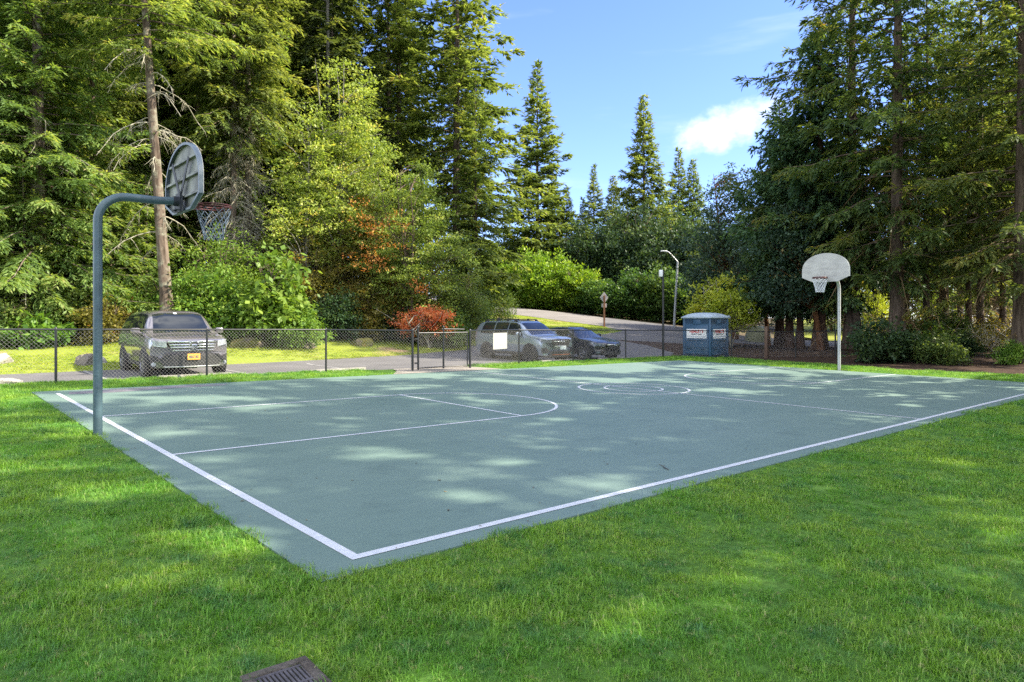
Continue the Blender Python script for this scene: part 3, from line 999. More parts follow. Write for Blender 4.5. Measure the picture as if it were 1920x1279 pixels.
hz1 = plane(-.34, 6.15)
make_hoop((-.34, 6.15, hz1), 0, 'grey green gooseneck basketball hoop seen from behind, rising left of the dark grey SUV')
make_hoop((21.66, 6.08, plane(21.66, 6.08)), PI, 'galvanised basketball hoop facing the camera with a white fan board, in front of dark bushes', near=False)

# ------------------------------------------------------------------ chain link fence
FH = 1.23


def mesh_panel(mb, a, b, z0a, z0b, h, pitch=.088, r=.0016):
    """diagonal wires of one panel between two points"""
    a, b = np.array(a), np.array(b)
    Lp = np.linalg.norm(b - a)
    u = (b - a) / Lp
    nrm = np.array([-u[1], u[0]])
    bot = .03
    hh = h - bot

    def P(s, z, off):
        k = s / Lp
        q = a + u * s + nrm * off
        return Vector((q[0], q[1], z0a + (z0b - z0a) * k + bot + z))
    n = int((Lp + hh) / pitch)
    for sgn in (1, -1):
        for i in range(n + 1):
            c = i * pitch
            # s goes c-hh .. c while z goes 0..hh
            s0, s1 = (c - hh, c) if sgn > 0 else (c, c - hh)
            z0_, z1_ = 0.0, hh
            if s1 == s0: continue
            t0, t1 = 0.0, 1.0
            lo, hi = min(s0, s1), max(s0, s1)
            if hi <= 0 or lo >= Lp: continue
            f = lambda sv: (sv - s0) / (s1 - s0)
            if s1 > s0: t0 = max(0, f(0)); t1 = min(1, f(Lp))
            else: t0 = max(0, f(Lp)); t1 = min(1, f(0))
            if t1 - t0 < .02: continue
            A = P(s0 + (s1 - s0) * t0, z0_ + (z1_ - z0_) * t0, .003 * sgn)
            B = P(s0 + (s1 - s0) * t1, z0_ + (z1_ - z0_) * t1, .003 * sgn)
            mb.tube([A, B], r, 3, cap=False)


def post(mb, x, y, h, r=.030, cap='dome'):
    z = G(x, y)
    mb.tube([(x, y, z - .2), (x, y, z + h)], r, 12)
    Mx = Matrix.Translation((x, y, z + h))
    if cap == 'dome':
        mb.lathe([(r * 1.12, -.03), (r * 1.12, .0), (r * .95, .02), (r * .6, .038), (0.001, .045)], 12, Mx)
    else:
        mb.lathe([(r * 1.1, -.02), (r * 1.15, .0), (r * .55, .012), (r * .9, .03), (r * 1.0, .05), (r * .8, .075), (r * .4, .09), (0.001, .095)], 12, Mx)


def fence_run(label, pts, group, wood=()):
    root = empty('chain_link_fence', (pts[0][0], pts[0][1], 0), 0, label, 'fence', group)
    inv = Matrix.Translation((-pts[0][0], -pts[0][1], 0))

    def put(mb, name, mat, angle=50):
        mb.V = [inv @ Vector(v) for v in mb.V]
        return mb.build(name, mat, root, angle=angle)
    for i, (x, y) in enumerate(pts):
        if i in wood: continue
        m = MB(); post(m, x, y, FH - .02, .028 if 0 < i < len(pts) - 1 else .036)
        put(m, 'post', M['black'])
    for (x0, y0), (x1, y1) in zip(pts[:-1], pts[1:]):
        z0, z1 = G(x0, y0), G(x1, y1)
        m = MB(); m.tube([(x0, y0, z0 + FH - .035), (x1, y1, z1 + FH - .035)], .022, 10)
        put(m, 'top_rail', M['black'])
        m = MB(); mesh_panel(m, (x0, y0), (x1, y1), z0, z1, FH - .04)
        o = put(m, 'wire_mesh', M['wire'])
    return root


left_pts = [(-9.6, 14.2), (-6.3, 14.2), (-3.0, 14.2), (.3, 14.2), (3.58, 14.35), (6.85, 14.3), (9.08, 13.2)]
fence_run('black chain link fence with the dark grey car parked behind it, ending at the gate', left_pts, 'chain link fences beyond the court')


def on_line(px, y):
    """point on the line y = const seen at bearing px"""
    d = FW + RT * (px - 960) / FPX
    t = (y - CAM[1]) / d[1]
    return (CAM[0] + t * d[0], y)


right_pts = [(11.25, 13.2), on_line(973, 14.3), on_line(1074.5, 14.3), on_line(1173, 14.3), on_line(1243, 14.35), (25.85, 12.63), (27.01, 11.57), (28.38, 10.87), (29.6, 9.6)]
fence_run('black chain link fence from the gate past the silver car and blue toilet', right_pts, 'chain link fences beyond the court', wood=(6,))
wx, wy = right_pts[6]
wpm = MB(); wpm.box((0, 0, .62), (.14, .14, 1.55), bev=.012); wpm.box((0, 0, 1.41), (.155, .155, .035), bev=.008)
wroot = wpm.build('wooden_post', M['wood'], angle=40); wroot.location = (wx, wy, G(wx, wy)); tag(wroot, 'square weathered timber post in the fence line right of the blue toilet', 'post')


def build_gate():
    x0, y0 = 9.28, 13.2
    root = empty('fence_gate', (x0, y0, G(x0, y0)), 0, 'black chain link gate with three ball topped uprights between the two fences', 'gate')
    L_ = 11.14 - x0
    for k, (s, hgt) in enumerate(((0, 1.30), (.93, 1.30))):
        m = MB()
        m.tube([(s, 0, .02), (s, 0, hgt - .06)], .030, 12)
        m.lathe([(.033, -.02), (.034, 0), (.018, .012), (.028, .03), (.032, .05), (.026, .075), (.012, .09), (.001, .095)], 12, Matrix.Translation((s, 0, hgt - .06)))
        m.build('upright', M['black'], root, angle=50)
    m = MB()
    m.tube([(.0, 0, 1.12), (L_, 0, 1.12)], .021, 10)
    m.tube([(.0, 0, .07), (L_, 0, .07)], .019, 10)
    m.tube([(L_, 0, .07), (L_, 0, 1.12)], .021, 10)
    m.build('gate_frame', M['black'], root, angle=50)
    m = MB()
    mesh_panel(m, (0, 0), (L_, 0), 0.04, 0.04, 1.06)
    m.build('wire_mesh', M['wire'], root)
    h = MB(); h.box((L_ - .05, -.03, .74), (.10, .03, .05)); h.tube([(L_ - .1, -.04, .70), (L_ - .1, -.04, .80)], .012, 8)
    h.build('latch', M['black'], root)
    for z in (.22, .95):
        h = MB(); h.box((-.06, 0, z), (.13, .03, .045)); h.build('hinge', M['black'], root)
    # the short rail behind the gate
    m = MB(); m.tube([(1.0, .18, 1.235), (L_ + .02, .18, 1.215)], .018, 10); m.build('rear_rail', M['black'], root, angle=50)


build_gate()
# notice wired to the fence, seen from the back
nx, ny = on_line(937, 14.0)
r0 = np.array(right_pts[0]); r1 = np.array(right_pts[1]); uu = (r1 - r0) / np.linalg.norm(r1 - r0)


def ray_seg(px):
    d = FW + RT * (px - 960) / FPX
    A = np.array([[d[0], -uu[0]], [d[1], -uu[1]]])
    t, s = np.linalg.solve(A, r0 - CAM[:2])
    return s


s0, s1 = ray_seg(924), ray_seg(950)
na, nb = r0 + uu * s0, r0 + uu * s1
nm = MB()
zb = G(*na)
off = Vector((uu[1], -uu[0], 0)) * .012
nm.prism([Vector((na[0], na[1], zb + .545)) + off, Vector((nb[0], nb[1], zb + .545)) + off, Vector((nb[0], nb[1], zb + 1.10)) + off, Vector((na[0], na[1], zb + 1.10)) + off], off * .3)
no = nm.build('notice_board', M['paper']); tag(no, 'plain white square notice tied to the fence in front of the silver car', 'sign')


# ------------------------------------------------------------------ text as mesh
def text_mesh(name, body, size, mat, Mx, parent=None, bold=0.0, width=1.0):
    cu = bpy.data.curves.new(name, 'FONT'); cu.body = body; cu.size = size; cu.align_x = 'CENTER'; cu.align_y = 'CENTER'
    cu.extrude = 0.0012; cu.offset = bold; cu.resolution_u = 3
    t = bpy.data.objects.new(name, cu); link(t)
    dg = bpy.context.evaluated_depsgraph_get()
    me = bpy.data.meshes.new_from_object(t.evaluated_get(dg))
    COL.objects.unlink(t); bpy.data.objects.remove(t)
    me.transform(Mx @ Matrix.Diagonal((width, 1, 1, 1)))
    me.materials.clear(); me.materials.append(mat)
    o = bpy.data.objects.new(name, me); link(o)
    if parent: o.parent = parent
    return o


# ------------------------------------------------------------------ portable toilet
def build_toilet():
    pA, pB, pC = at(1281, 31.6), at(1332, 30.75), at(1366.5, 31.75)
    c = (pA + pC) / 2 + np.array(FW) * .55
    w1 = np.linalg.norm(pB - pA); w2 = np.linalg.norm(pC - pB)
    W_, D_ = 1.28, 1.18
    # local frame: front face is -y, its right corner at pB
    ang = math.atan2(pB[1] - pA[1], pB[0] - pA[0])
    # turn so that both faces show in the photographed proportion
    ex = np.array([math.cos(ang), math.sin(ang)])
    root = empty('portable_toilet', (pB[0], pB[1], G(*pB) - .05), math.radians(-93), 'blue portable toilet with a pale domed roof and red lettered white signs behind the fence', 'portable toilet')
    # in local coords corner pB is the origin, the front runs to -x, the side runs to +y
    H = 1.83
    b = MB()
    b.box((-W_ / 2, D_ / 2, .06), (W_ + .04, D_ + .04, .12), bev=.01)
    b.build('base', M['potty_dark'], root)
    b = MB()
    b.box((-W_ / 2, D_ / 2, H / 2 + .1), (W_ - .06, D_ - .06, H - .2))
    body = b.build('body', M['potty'], root)
    for x, y in ((-.045, .045), (-W_ + .045, .045), (-.045, D_ - .045), (-W_ + .045, D_ - .045)):
        cp = MB(); cp.box((x, y, H / 2 + .05), (.09, .09, H - .12), bev=.02); cp.build('corner_post', M['potty'], root, angle=40)

    def face(T, w, nm):
        """T maps (along, out, up) on a face to local space; along runs 0..w"""
        def bx(name, a0, a1, z0, z1, o0, o1, mat, par, bev=0.0):
            m = MB()
            m.box(((a0 + a1) / 2, (o0 + o1) / 2, (z0 + z1) / 2), (a1 - a0, o1 - o0, z1 - z0), T, bev)
            return m.build(name, mat, par, angle=40)
        e = .10
        # frame round the vents
        bx('cornice', e, w - e, H - .07, H - .02, .0, .028, M['potty'], root, .008)
        vw = (w - 2 * e) / 3
        for k in (0, 2):
            a0 = e + k * vw + .01
            v = bx('vent', a0, a0 + vw - .02, H - .25, H - .08, .0, .006, M['potty_dark'], root)
            for j in range(5):
                z = H - .235 + j * .034
                bx('louvre', a0 + .01, a0 + vw - .03, z, z + .016, .007, .018, M['potty'], v)
        bx('vent_panel', e + vw + .01, e + 2 * vw - .01, H - .30, H - .075, .0, .022, M['potty'], root, .008)
        p = bx('door' if nm == 'front' else 'side_panel', e + .01, w - e - .01, .14, H - .34, .0, .022, M['potty'], root, .012)
        # raised frame on the panel
        f0, f1 = e + .05, w - e - .05
        for nm_, q in (('panel_ledge', (f0, f1, .80, .86)), ('panel_ledge', (f0, f1, .50, .535)), ('panel_ledge', (f0, f1, .20, .24))):
            bx(nm_, q[0], q[1], q[2], q[3], .023, .045, M['potty'], p, .008)
        for a_ in (f0 + .06, f1 - .26):
            bx('hand_ledge', a_, a_ + .20, .40, .425, .023, .05, M['potty_dark'], p, .006)
        s = bx('sign', f0 + .03, f1 - .03, .90, 1.32, .023, .028, M['white'], p)
        cx = (f0 + f1) / 2; sw = f1 - f0 - .06
        R_ = T @ Matrix.Translation((cx, 0.0295, 0)) @ Matrix(((1, 0, 0, 0), (0, 0, -1, 0), (0, 1, 0, 0), (0, 0, 0, 1)))
        # text x -> along, text y -> up, normal -> out
        T2 = lambda z: T @ Matrix(((1, 0, 0, cx), (0, 0, 1, .0295), (0, 1, 0, z), (0, 0, 0, 1)))
        k = sw / .92
        text_mesh('lettering', "HEMLEY'S", .185, M['redink'], T2(1.205), s, .006, .80 * k)
        text_mesh('lettering', "HANDY KAN", .085, M['ink'], T2(1.08), s, .003, .95 * k)
        mb = MB()
        rg = random.Random(3)
        a_ = cx - sw * .44
        while a_ < cx + sw * .44:
            wd = rg.uniform(.012, .03)
            mb.box((a_ + wd / 2, .0285, .965), (wd, .002, .05), T)
            a_ += wd + rg.uniform(.008, .02)
        mb.build('small_print', plain('small_print', (.32, .36, .42), .6) if 'small_print' not in bpy.data.materials else bpy.data.materials['small_print'], s)
    Tf = Matrix.Translation((-W_, 0.03, 0)) @ Matrix(((1, 0, 0, 0), (0, -1, 0, 0), (0, 0, 1, 0), (0, 0, 0, 1)))
    face(Tf, W_, 'front')
    Ts = Matrix.Translation((-.03, 0, 0)) @ Matrix(((0, 1, 0, 0), (1, 0, 0, 0), (0, 0, 1, 0), (0, 0, 0, 1)))
    face(Ts, D_, 'side')
    # domed roof
    V, F = [], []
    nx_, ny_ = 16, 12
    for j in range(ny_ + 1):
        for i in range(nx_ + 1):
            u, v = i / nx_ * 2 - 1, j / ny_ * 2 - 1
            zz = .20 * (1 - abs(u) ** 3.0) ** .7 * (1 - abs(v) ** 4) ** .6
            V.append((-W_ / 2 + u * (W_ / 2 + .045), D_ / 2 + v * (D_ / 2 + .045), H + .045 + zz))
    for j in range(ny_):
        for i in range(nx_):
            a = j * (nx_ + 1) + i
            F.append([a, a + 1, a + nx_ + 2, a + nx_ + 1])
    r = MB(); r.add(V, F)
    r.box((-W_ / 2, D_ / 2, H + .012), (W_ + .10, D_ + .10, .06), bev=.012)
    for x in (.02, -W_ - .02):
        r.box((x, D_ - .02, H + .075), (.07, .07, .07), bev=.015)
    r.build('roof', M['potty_roof'], root, angle=50)
    root.scale = (1.19, 1.19, 1.0)


build_toilet()


# ------------------------------------------------------------------ lamps, signs, small things
def tapered(mb, x0, z0, x1, z1, r0, r1, n=10, seg=6):
    mb.tube([(x0 + (x1 - x0) * i / seg, 0, z0 + (z1 - z0) * i / seg) for i in range(seg + 1)], [r0 + (r1 - r0) * i / seg for i in range(seg + 1)], n)


def build_lamps():
    D = 57; P = at(1264, D); z = G(*P)
    H = zof(490, D) - z
    root = empty('street_lamp', (P[0], P[1], z), math.atan2(-RT[1], -RT[0]), 'tall grey street lamp with an angled arm standing before the dark hedge', 'street lamp')
    m = MB(); m.tube([(0, 0, -.2), (0, 0, .12)], .19, 12); m.tube([(0, 0, .1), (-.30, 0, H)], [.11, .075], 12); m.build('pole', M['galv'], root, angle=50)
    m = MB(); m.tube([(-.30, 0, H - .05), (-.02, 0, H + .28), (.30, 0, H + .62), (.48, 0, H + .78), (.66, 0, H + .84)], .045, 8); m.build('arm', M['galv'], root, angle=50)
    m = MB(); m.box((.86, 0, H + .85), (.52, .20, .10), bev=.03); m.build('lamp_head', M['white'], root, angle=40)
    x, y = right_pts[4]
    z = G(x, y)
    root = empty('light_pole', (x, y, z), math.atan2(-RT[1], -RT[0]), 'thin black pole with a white floodlight box rising from the fence left of the toilet', 'light pole')
    m = MB(); m.tube([(0, .04, 0), (0, .04, 3.85)], .048, 12); m.tube([(0, .04, 3.85), (0, .04, 3.87)], .052, 12); m.build('pole', M['black'], root, angle=50)
    m = MB(); m.box((.10, .04, 3.72), (.16, .16, .30), bev=.03); m.build('lamp_box', M['white'], root, angle=40)
    m = MB(); m.box((.06, -.04, 3.52), (.08, .06, .12), bev=.01); m.build('bracket', M['black'], root)
    # diamond sign from behind
    D = 52; P = at(1133, D); z = G(*P); k = D / FPX
    view = math.atan2(FW[1], FW[0])
    root = empty('road_sign', (P[0], P[1], z), view - PI / 2, 'diamond warning sign seen from behind on a brown timber post by the hill road', 'road sign')
    m = MB(); m.box((0, 0, 1.05), (.12, .12, 2.7)); m.build('post', M['wood_red'], root)
    m = MB(); c = zof(558, D) - z; h = .45
    m.prism([(0, .065, c - h), (.33, .065, c), (0, .065, c + h), (-.33, .065, c)], (0, .012, 0)); m.build('diamond_plate', M['sign_alu'], root)
    m = MB(); c = zof(569, D) - z; m.prism([(-.20, .065, c - .30), (.20, .065, c - .30), (.20, .065, c), (-.20, .065, c)], (0, .01, 0)); m.build('supplementary_plate', M['sign_alu'], root)
    D = 42; P = at(901, D); z = G(*P)
    root = empty('notice_sign', (P[0], P[1], z), view - PI / 2 + .08, 'small white notice on a short red brown post behind the silver car', 'sign')
    top = zof(578, D) - z
    m = MB(); m.box((0, .03, top / 2 - .05), (.09, .05, top + .1)); m.build('post', M['wood_red'], root)
    m = MB(); m.box((0, -.005, top - .23), (.30, .012, .46), bev=.004); pl = m.build('sign_plate', M['white'], root)
    m = MB(); m.tube([(.09 * math.cos(2 * PI * i / 20), -.014, top - .12 + .07 * math.sin(2 * PI * i / 20)) for i in range(21)], .007, 5, cap=False)
    for i in range(4): m.box((0, -.0125, top - .27 - i * .045), (.2 - .02 * (i % 2), .003, .014))
    m.build('print', M['ink'], pl)
    # domed cover beyond the fence
    P = at(1421, 47); z = G(*P)
    m = MB(); m.lathe([(.85, -.1), (.86, .25), (.80, .55), (.62, .85), (.36, 1.02), (.001, 1.08)], 24)
    o = m.build('utility_cover', M['dome'], angle=60); o.location = (P[0], P[1], z); tag(o, 'rounded olive utility cover at the edge of the street right of the toilet', 'utility cover')


build_lamps()


def rock_mesh(seed, w, d, h):
    bm = bmesh.new()
    bmesh.ops.create_icosphere(bm, subdivisions=3, radius=1)
    rg = random.Random(seed)
    planes = []
    for k in range(11):
        n = Vector((rg.gauss(0, 1), rg.gauss(0, 1), rg.gauss(.25, .8))).normalized()
        planes.append((n, rg.uniform(.55, .85)))
    for v in bm.verts:
        for n, t in planes:
            q = v.co.dot(n)
            if q > t: v.co -= n * (q - t)
        v.co += Vector((rg.gauss(0, .02), rg.gauss(0, .02), rg.gauss(0, .02)))
        v.co = Vector((v.co.x * w * .78, v.co.y * d * .78, (v.co.z + .35) * h * .78))
    me = bpy.data.meshes.new('boulder'); bm.to_mesh(me); bm.free()
    return me


def build_rocks():
    grp = 'boulders along the roadside verge'
    data = [(465, 665, 27.4, 1.0, .42, 'rock_moss', 'low flat mossy boulder on the verge right of the dark car'),
            (575, 664, 28.5, .66, .40, 'rock', 'brown boulder on the verge left of the fence post before the shrubs'),
            (677, 661, 30.2, .72, .40, 'rock_moss', 'orange topped mossy boulder on the verge below the dark bushes'),
            (749, 657, 32.6, .60, .48, 'rock', 'pointed dark grey boulder on the verge left of the gate'),
            (826, 655, 34.0, .50, .42, 'rock_moss', 'mossy boulder seen through the gate'),
            (876, 651, 36.6, .62, .44, 'rock', 'dark boulder beside the right end of the gate'),
            (161, 681, 20.9, .50, .42, 'rock', 'dark angular boulder left of the dark car behind the hoop pole'),
            (190, 678, 21.6, .30, .2, 'rock_pale', 'small pale stone beside the angular boulder behind the hoop pole'),
            (4, 684, 20.6, .50, .40, 'rock_pale', 'pale lichened boulder at the left edge of the verge')]
    for i, (px, py, D, w, h, mt, lab) in enumerate(data):
        P = at(px, D)
        me = rock_mesh(70 + i, w, w * .8, h); me.materials.append(M[mt])
        o = link(bpy.data.objects.new('boulder', me)); o.location = (P[0], P[1], G(*P) - .03); o.rotation_euler = (0, 0, i * 1.3)
        tag(o, lab, 'boulder', grp)
    P = on_line(4, 14.75)
    me = rock_mesh(99, .5, .4, .22); me.materials.append(M['rock_pale'])
    o = link(bpy.data.objects.new('boulder', me)); o.location = (P[0], P[1], G(*P) - .03); tag(o, 'pale low rock just behind the fence at the left edge of the photo', 'boulder')
    # wheel stops
    for (x, y, w, lab) in ((16.95, 14.95, 1.75, 'concrete wheel stop in front of the silver car'), (20.3, 15.0, 1.6, 'concrete wheel stop in front of the navy car'), (3.5, 14.98, 1.8, 'concrete wheel stop in front of the dark grey car'), (7.6, 15.0, 1.8, 'concrete wheel stop at the empty stall left of the gate')):
        m = MB()
        a, b_ = -w / 2, w / 2
        m.prism([(a, -.08, 0), (a, .08, 0), (a, .055, .10), (a, -.055, .10)], (w, 0, 0))
        o = m.build('wheel_stop', M['concrete']); o.location = (x, y, G(x, y)); tag(o, lab, 'wheel stop', 'wheel stops at the parking stalls')


build_rocks()


def build_drain():
    P1, P2, P3 = onplane(456, 1269), onplane(573, 1233), onplane(605, 1275)
    u = (P2 - P1) / np.linalg.norm(P2 - P1)
    ang = math.atan2(u[1], u[0])
    Wd = .295
    c = P2 + np.array([-u[0], -u[1]]) * Wd / 2 + np.array([u[1], -u[0]]) * Wd / 2
    root = empty('storm_drain', (c[0], c[1], plane(*c) - .012), ang, 'rusty iron drain grate in a concrete frame sunk in the grass', 'storm drain')
    f = MB(); o_, i_ = Wd / 2, Wd / 2 - .045
    for cx, cy, dx, dy in ((0, o_ - .0225, Wd, .045), (0, -o_ + .0225, Wd, .045), (o_ - .0225, 0, .045, Wd - .09), (-o_ + .0225, 0, .045, Wd - .09)):
        f.box((cx, cy, .0), (dx, dy, .05), bev=.006)
    f.build('frame', M['drain_rim'], root, angle=40)
    v = MB(); v.box((0, 0, -.06), (2 * i_, 2 * i_, .01)); v.build('sump', M['void'], root)
    g = MB()
    n = 11
    for k in range(n + 1):
        x = -i_ + 2 * i_ * k / n
        g.box((x, 0, .004), (.0105, 2 * i_, .022))
    for y in (-i_ + .01, -.03 - .02, i_ - .01):
        g.box((0, y, .0055), (2 * i_, .014, .022))
    g.build('grate', M['iron'], root)


build_drain()
tp = onplane(1245, 877)
tw = MB(); tw.tube([(-.14, -.01, .008), (-.05, .012, .012), (.03, .0, .009), (.13, .025, .012)], [.004, .005, .004, .002], 6)
tw.tube([(.03, 0, .01), (.07, -.03, .012)], .0025, 5)
two = tw.build('twig', M['twig']); two.location = (tp[0], tp[1], plane(*tp) + .001); two.rotation_euler = (0, 0, .9); tag(two, 'thin dark twig lying on the court near its front sideline', 'twig')


# ------------------------------------------------------------------ parked vehicles
class Shell:
    """car skin lofted from side stations: S(x, v); v runs 0 underside centre .. 1 sill .. 2 waist .. 3 shoulder .. 4 roof or hood edge .. 5 centre line"""

    def __init__(s, st, L, plan_f, plan_r):
        s.st = np.array(st, float)           # x, zsill, wsill, zmid, wmid, zsh, wsh, zed, wed, zc
        s.L = L; s.pf, s.pr = plan_f, plan_r

    def params(s, x):
        X = s.st[:, 0]
        return np.array([s.pch(X, s.st[:, k], x) for k in range(1, 10)])

    @staticmethod
    def pch(X, Y, x):
        # monotone cubic interpolation
        h = np.diff(X); d = np.diff(Y) / h
        m = np.zeros(len(X))
        m[0], m[-1] = d[0], d[-1]
        for i in range(1, len(X) - 1):
            m[i] = 0 if d[i - 1] * d[i] <= 0 else 2 * d[i - 1] * d[i] / (d[i - 1] + d[i])
        i = int(np.clip(np.searchsorted(X, x) - 1, 0, len(h) - 1))
        t = (x - X[i]) / h[i]
        return ((2 * t ** 3 - 3 * t ** 2 + 1) * Y[i] + (t ** 3 - 2 * t ** 2 + t) * h[i] * m[i] + (-2 * t ** 3 + 3 * t ** 2) * Y[i + 1] + (t ** 3 - t ** 2) * h[i] * m[i + 1])

    def bend(s, x, y, w):
        """rounded plan of nose and tail"""
        half = s.L / 2
        q = min(1.0, abs(y) / w) ** 2.6
        f = np.clip((x - (half - 1.0)) / 1.0, 0, 1); r = np.clip((-x - (half - .9)) / .9, 0, 1)
        return x - s.pf * q * f ** 2 + s.pr * q * r ** 2

    def pt(s, x, v):
        zs, ws, zm, wm, zh, wh, ze, we, zc = s.params(x)
        P = [(0, zs), (ws, zs), (wm, zm), (wh, zh), (we, ze), (0, zc)]
        i = min(4, int(v)); t = v - i
        # rounded: catmull-rom through the section with doubled corners at the sill
        a, b = P[i], P[i + 1]
        if i == 0: y, z = a[0] + (b[0] - a[0]) * t, a[1]
        else:
            p0 = P[i - 1] if i > 1 else (b[0] * .96, a[1] - .12)
            p3 = P[i + 2] if i < 4 else (-P[4][0], P[4][1])
            k = .42
            m0 = ((b[0] - p0[0]) * k, (b[1] - p0[1]) * k); m1 = ((p3[0] - a[0]) * k, (p3[1] - a[1]) * k)
            h00, h10, h01, h11 = 2 * t ** 3 - 3 * t ** 2 + 1, t ** 3 - 2 * t ** 2 + t, -2 * t ** 3 + 3 * t ** 2, t ** 3 - t ** 2
            y = h00 * a[0] + h10 * m0[0] + h01 * b[0] + h11 * m1[0]
            z = h00 * a[1] + h10 * m0[1] + h01 * b[1] + h11 * m1[1]
        y = max(y, 0)
        return Vector((s.bend(x, y, wm), y, z))

    def normal(s, x, v):
        e = .02
        a = s.pt(min(x + e, s.L / 2), v) - s.pt(max(x - e, -s.L / 2), v); b = s.pt(x, min(v + e, 5)) - s.pt(x, max(v - e, 0))
        n = a.cross(b)
        n = n.normalized() if n.length > 1e-9 else Vector((0, 1, 0))
        if n.y < 0 and v < 4: n = -n
        if n.z < 0 and v >= 4: n = -n
        return n

    def body(s, mat, parent, nx=64):
        xs = -s.L / 2 + s.L * (.5 - .5 * np.cos(np.linspace(0, PI, nx)))
        vs = [0, .98] + list(np.linspace(1.02, 5, 29))
        V, F = [], []
        ring = []
        for x in xs:
            row = [s.pt(x, v) for v in vs]
            full = row + [Vector((p.x, -p.y, p.z)) for p in row[-2:0:-1]]
            ring.append(full)
        n = len(ring[0])
        for r in ring: V += r
        for i in range(len(xs) - 1):
            for k in range(n):
                k2 = (k + 1) % n
                F.append([i * n + k, i * n + k2, (i + 1) * n + k2, (i + 1) * n + k])
        F.append(list(range(n))[::-1]); F.append([(len(xs) - 1) * n + k for k in range(n)])
        mb = MB(); mb.add(V, F)
        return mb.build('body', mat, parent, angle=38)

    def patch(s, name, mat, parent, x0, x1, v0, v1, off=.004, side=1, nx=10, nv=8, both=False, shape=None, thick=True):
        """skin patch lifted off the shell; shape(u, w) -> (u, w) may taper it; both mirrors it across the centre"""
        mb = MB()
        for sd in ((1, -1) if both else (side,)):
            V, F = [], []
            for i in range(nx + 1):
                for j in range(nv + 1):
                    u, w = i / nx, j / nv
                    if shape: u, w = shape(u, w)
                    x, v = x0 + (x1 - x0) * u, v0 + (v1 - v0) * w
                    p = s.pt(x, v) + s.normal(x, v) * off
                    if sd < 0: p = Vector((p.x, -p.y, p.z))
                    V.append(p)
            for i in range(nx):
                for j in range(nv):
                    a = i * (nv + 1) + j
                    F.append([a, a + 1, a + nv + 2, a + nv + 1])
            mb.add(V, F)
        return mb.build(name, mat, parent, angle=40)

    def nose(s, name, mat, parent, poly, off=.004, dx=.02, grid=None):
        """panel on the front face: (y, z) outline given proud of the nose, following its plan curve"""
        x0 = s.L / 2
        wm = s.params(x0)[3]
        mb = MB()
        V = []
        n = len(poly)
        cy = sum(p[0] for p in poly) / n; cz = sum(p[1] for p in poly) / n
        fx = lambda y, z: s.bend(x0, y, wm) + off
        ringn = 5
        F = []
        for r in range(ringn):
            t = 1 - r / ringn
            for y, z in poly:
                yy, zz = cy + (y - cy) * t, cz + (z - cz) * t
                V.append(Vector((fx(yy, zz), yy, zz)))
        V.append(Vector((fx(cy, cz), cy, cz)))
        for r in range(ringn - 1):
            for k in range(n):
                k2 = (k + 1) % n
                F.append([r * n + k, r * n + k2, (r + 1) * n + k2, (r + 1) * n + k])
        for k in range(n):
            F.append([(ringn - 1) * n + k, (ringn - 1) * n + (k + 1) % n, len(V) - 1])
        b = len(V)
        for y, z in poly: V.append(Vector((fx(y, z) - dx, y, z)))
        for k in range(n):
            k2 = (k + 1) % n
            F.append([k, k2, b + k2, b + k])
        mb.add(V, F)
        return mb.build(name, mat, parent, angle=40)


def seg(poly, n=6):
    """subdivide an outline so that it follows the curved nose"""
    out = []
    for i in range(len(poly)):
        a, b = poly[i], poly[(i + 1) % len(poly)]
        for k in range(n): out.append((a[0] + (b[0] - a[0]) * k / n, a[1] + (b[1] - a[1]) * k / n))
    return out


def make_wheel(parent, x, y, r, wd, mat, spokes, side):
    mx = Matrix.Translation((x, y, r)) @ Matrix.Rotation(-side * PI / 2, 4, 'X')
    t = MB()
    w = wd / 2
    t.lathe([(r * .66, -w), (r * .93, -w), (r * .985, -w * .75), (r, -w * .4), (r, w * .4), (r * .985, w * .75), (r * .93, w), (r * .70, w * .98), (r * .66, w * .9)], 32, mx)
    wh = t.build('wheel', M['tyre'], parent, angle=40)
    a = MB()
    a.lathe([(r * .665, w * .9), (r * .665, w * .55), (r * .60, w * .5), (.02, w * .25)], 32, mx)
    a.build('rim_well', M['clad'], wh, angle=40)
    s = MB()
    s.lathe([(r * .665, w * .92), (r * .62, w * .94), (r * .60, w * .7)], 32, mx)
    s.lathe([(r * .15, w * .60), (r * .14, w * .86), (.001, w * .9)], 16, mx)
    for k in range(spokes):
        an = 2 * PI * k / spokes
        for da in (-.10, .10) if spokes < 8 else (0,):
            c0 = Vector((math.cos(an) * r * .10, math.sin(an) * r * .10, w * .78)); c1 = Vector((math.cos(an + da) * r * .63, math.sin(an + da) * r * .63, w * .86))
            d = (c1 - c0).normalized(); sd = Vector((-d.y, d.x, 0)) * r * .05
            s.prism([mx @ (c0 - sd), mx @ (c0 + sd), mx @ (c1 + sd * .8), mx @ (c1 - sd * .8)], (mx.to_3x3() @ Vector((0, 0, -w * .25))))
    s.build('rim', mat, wh, angle=40)


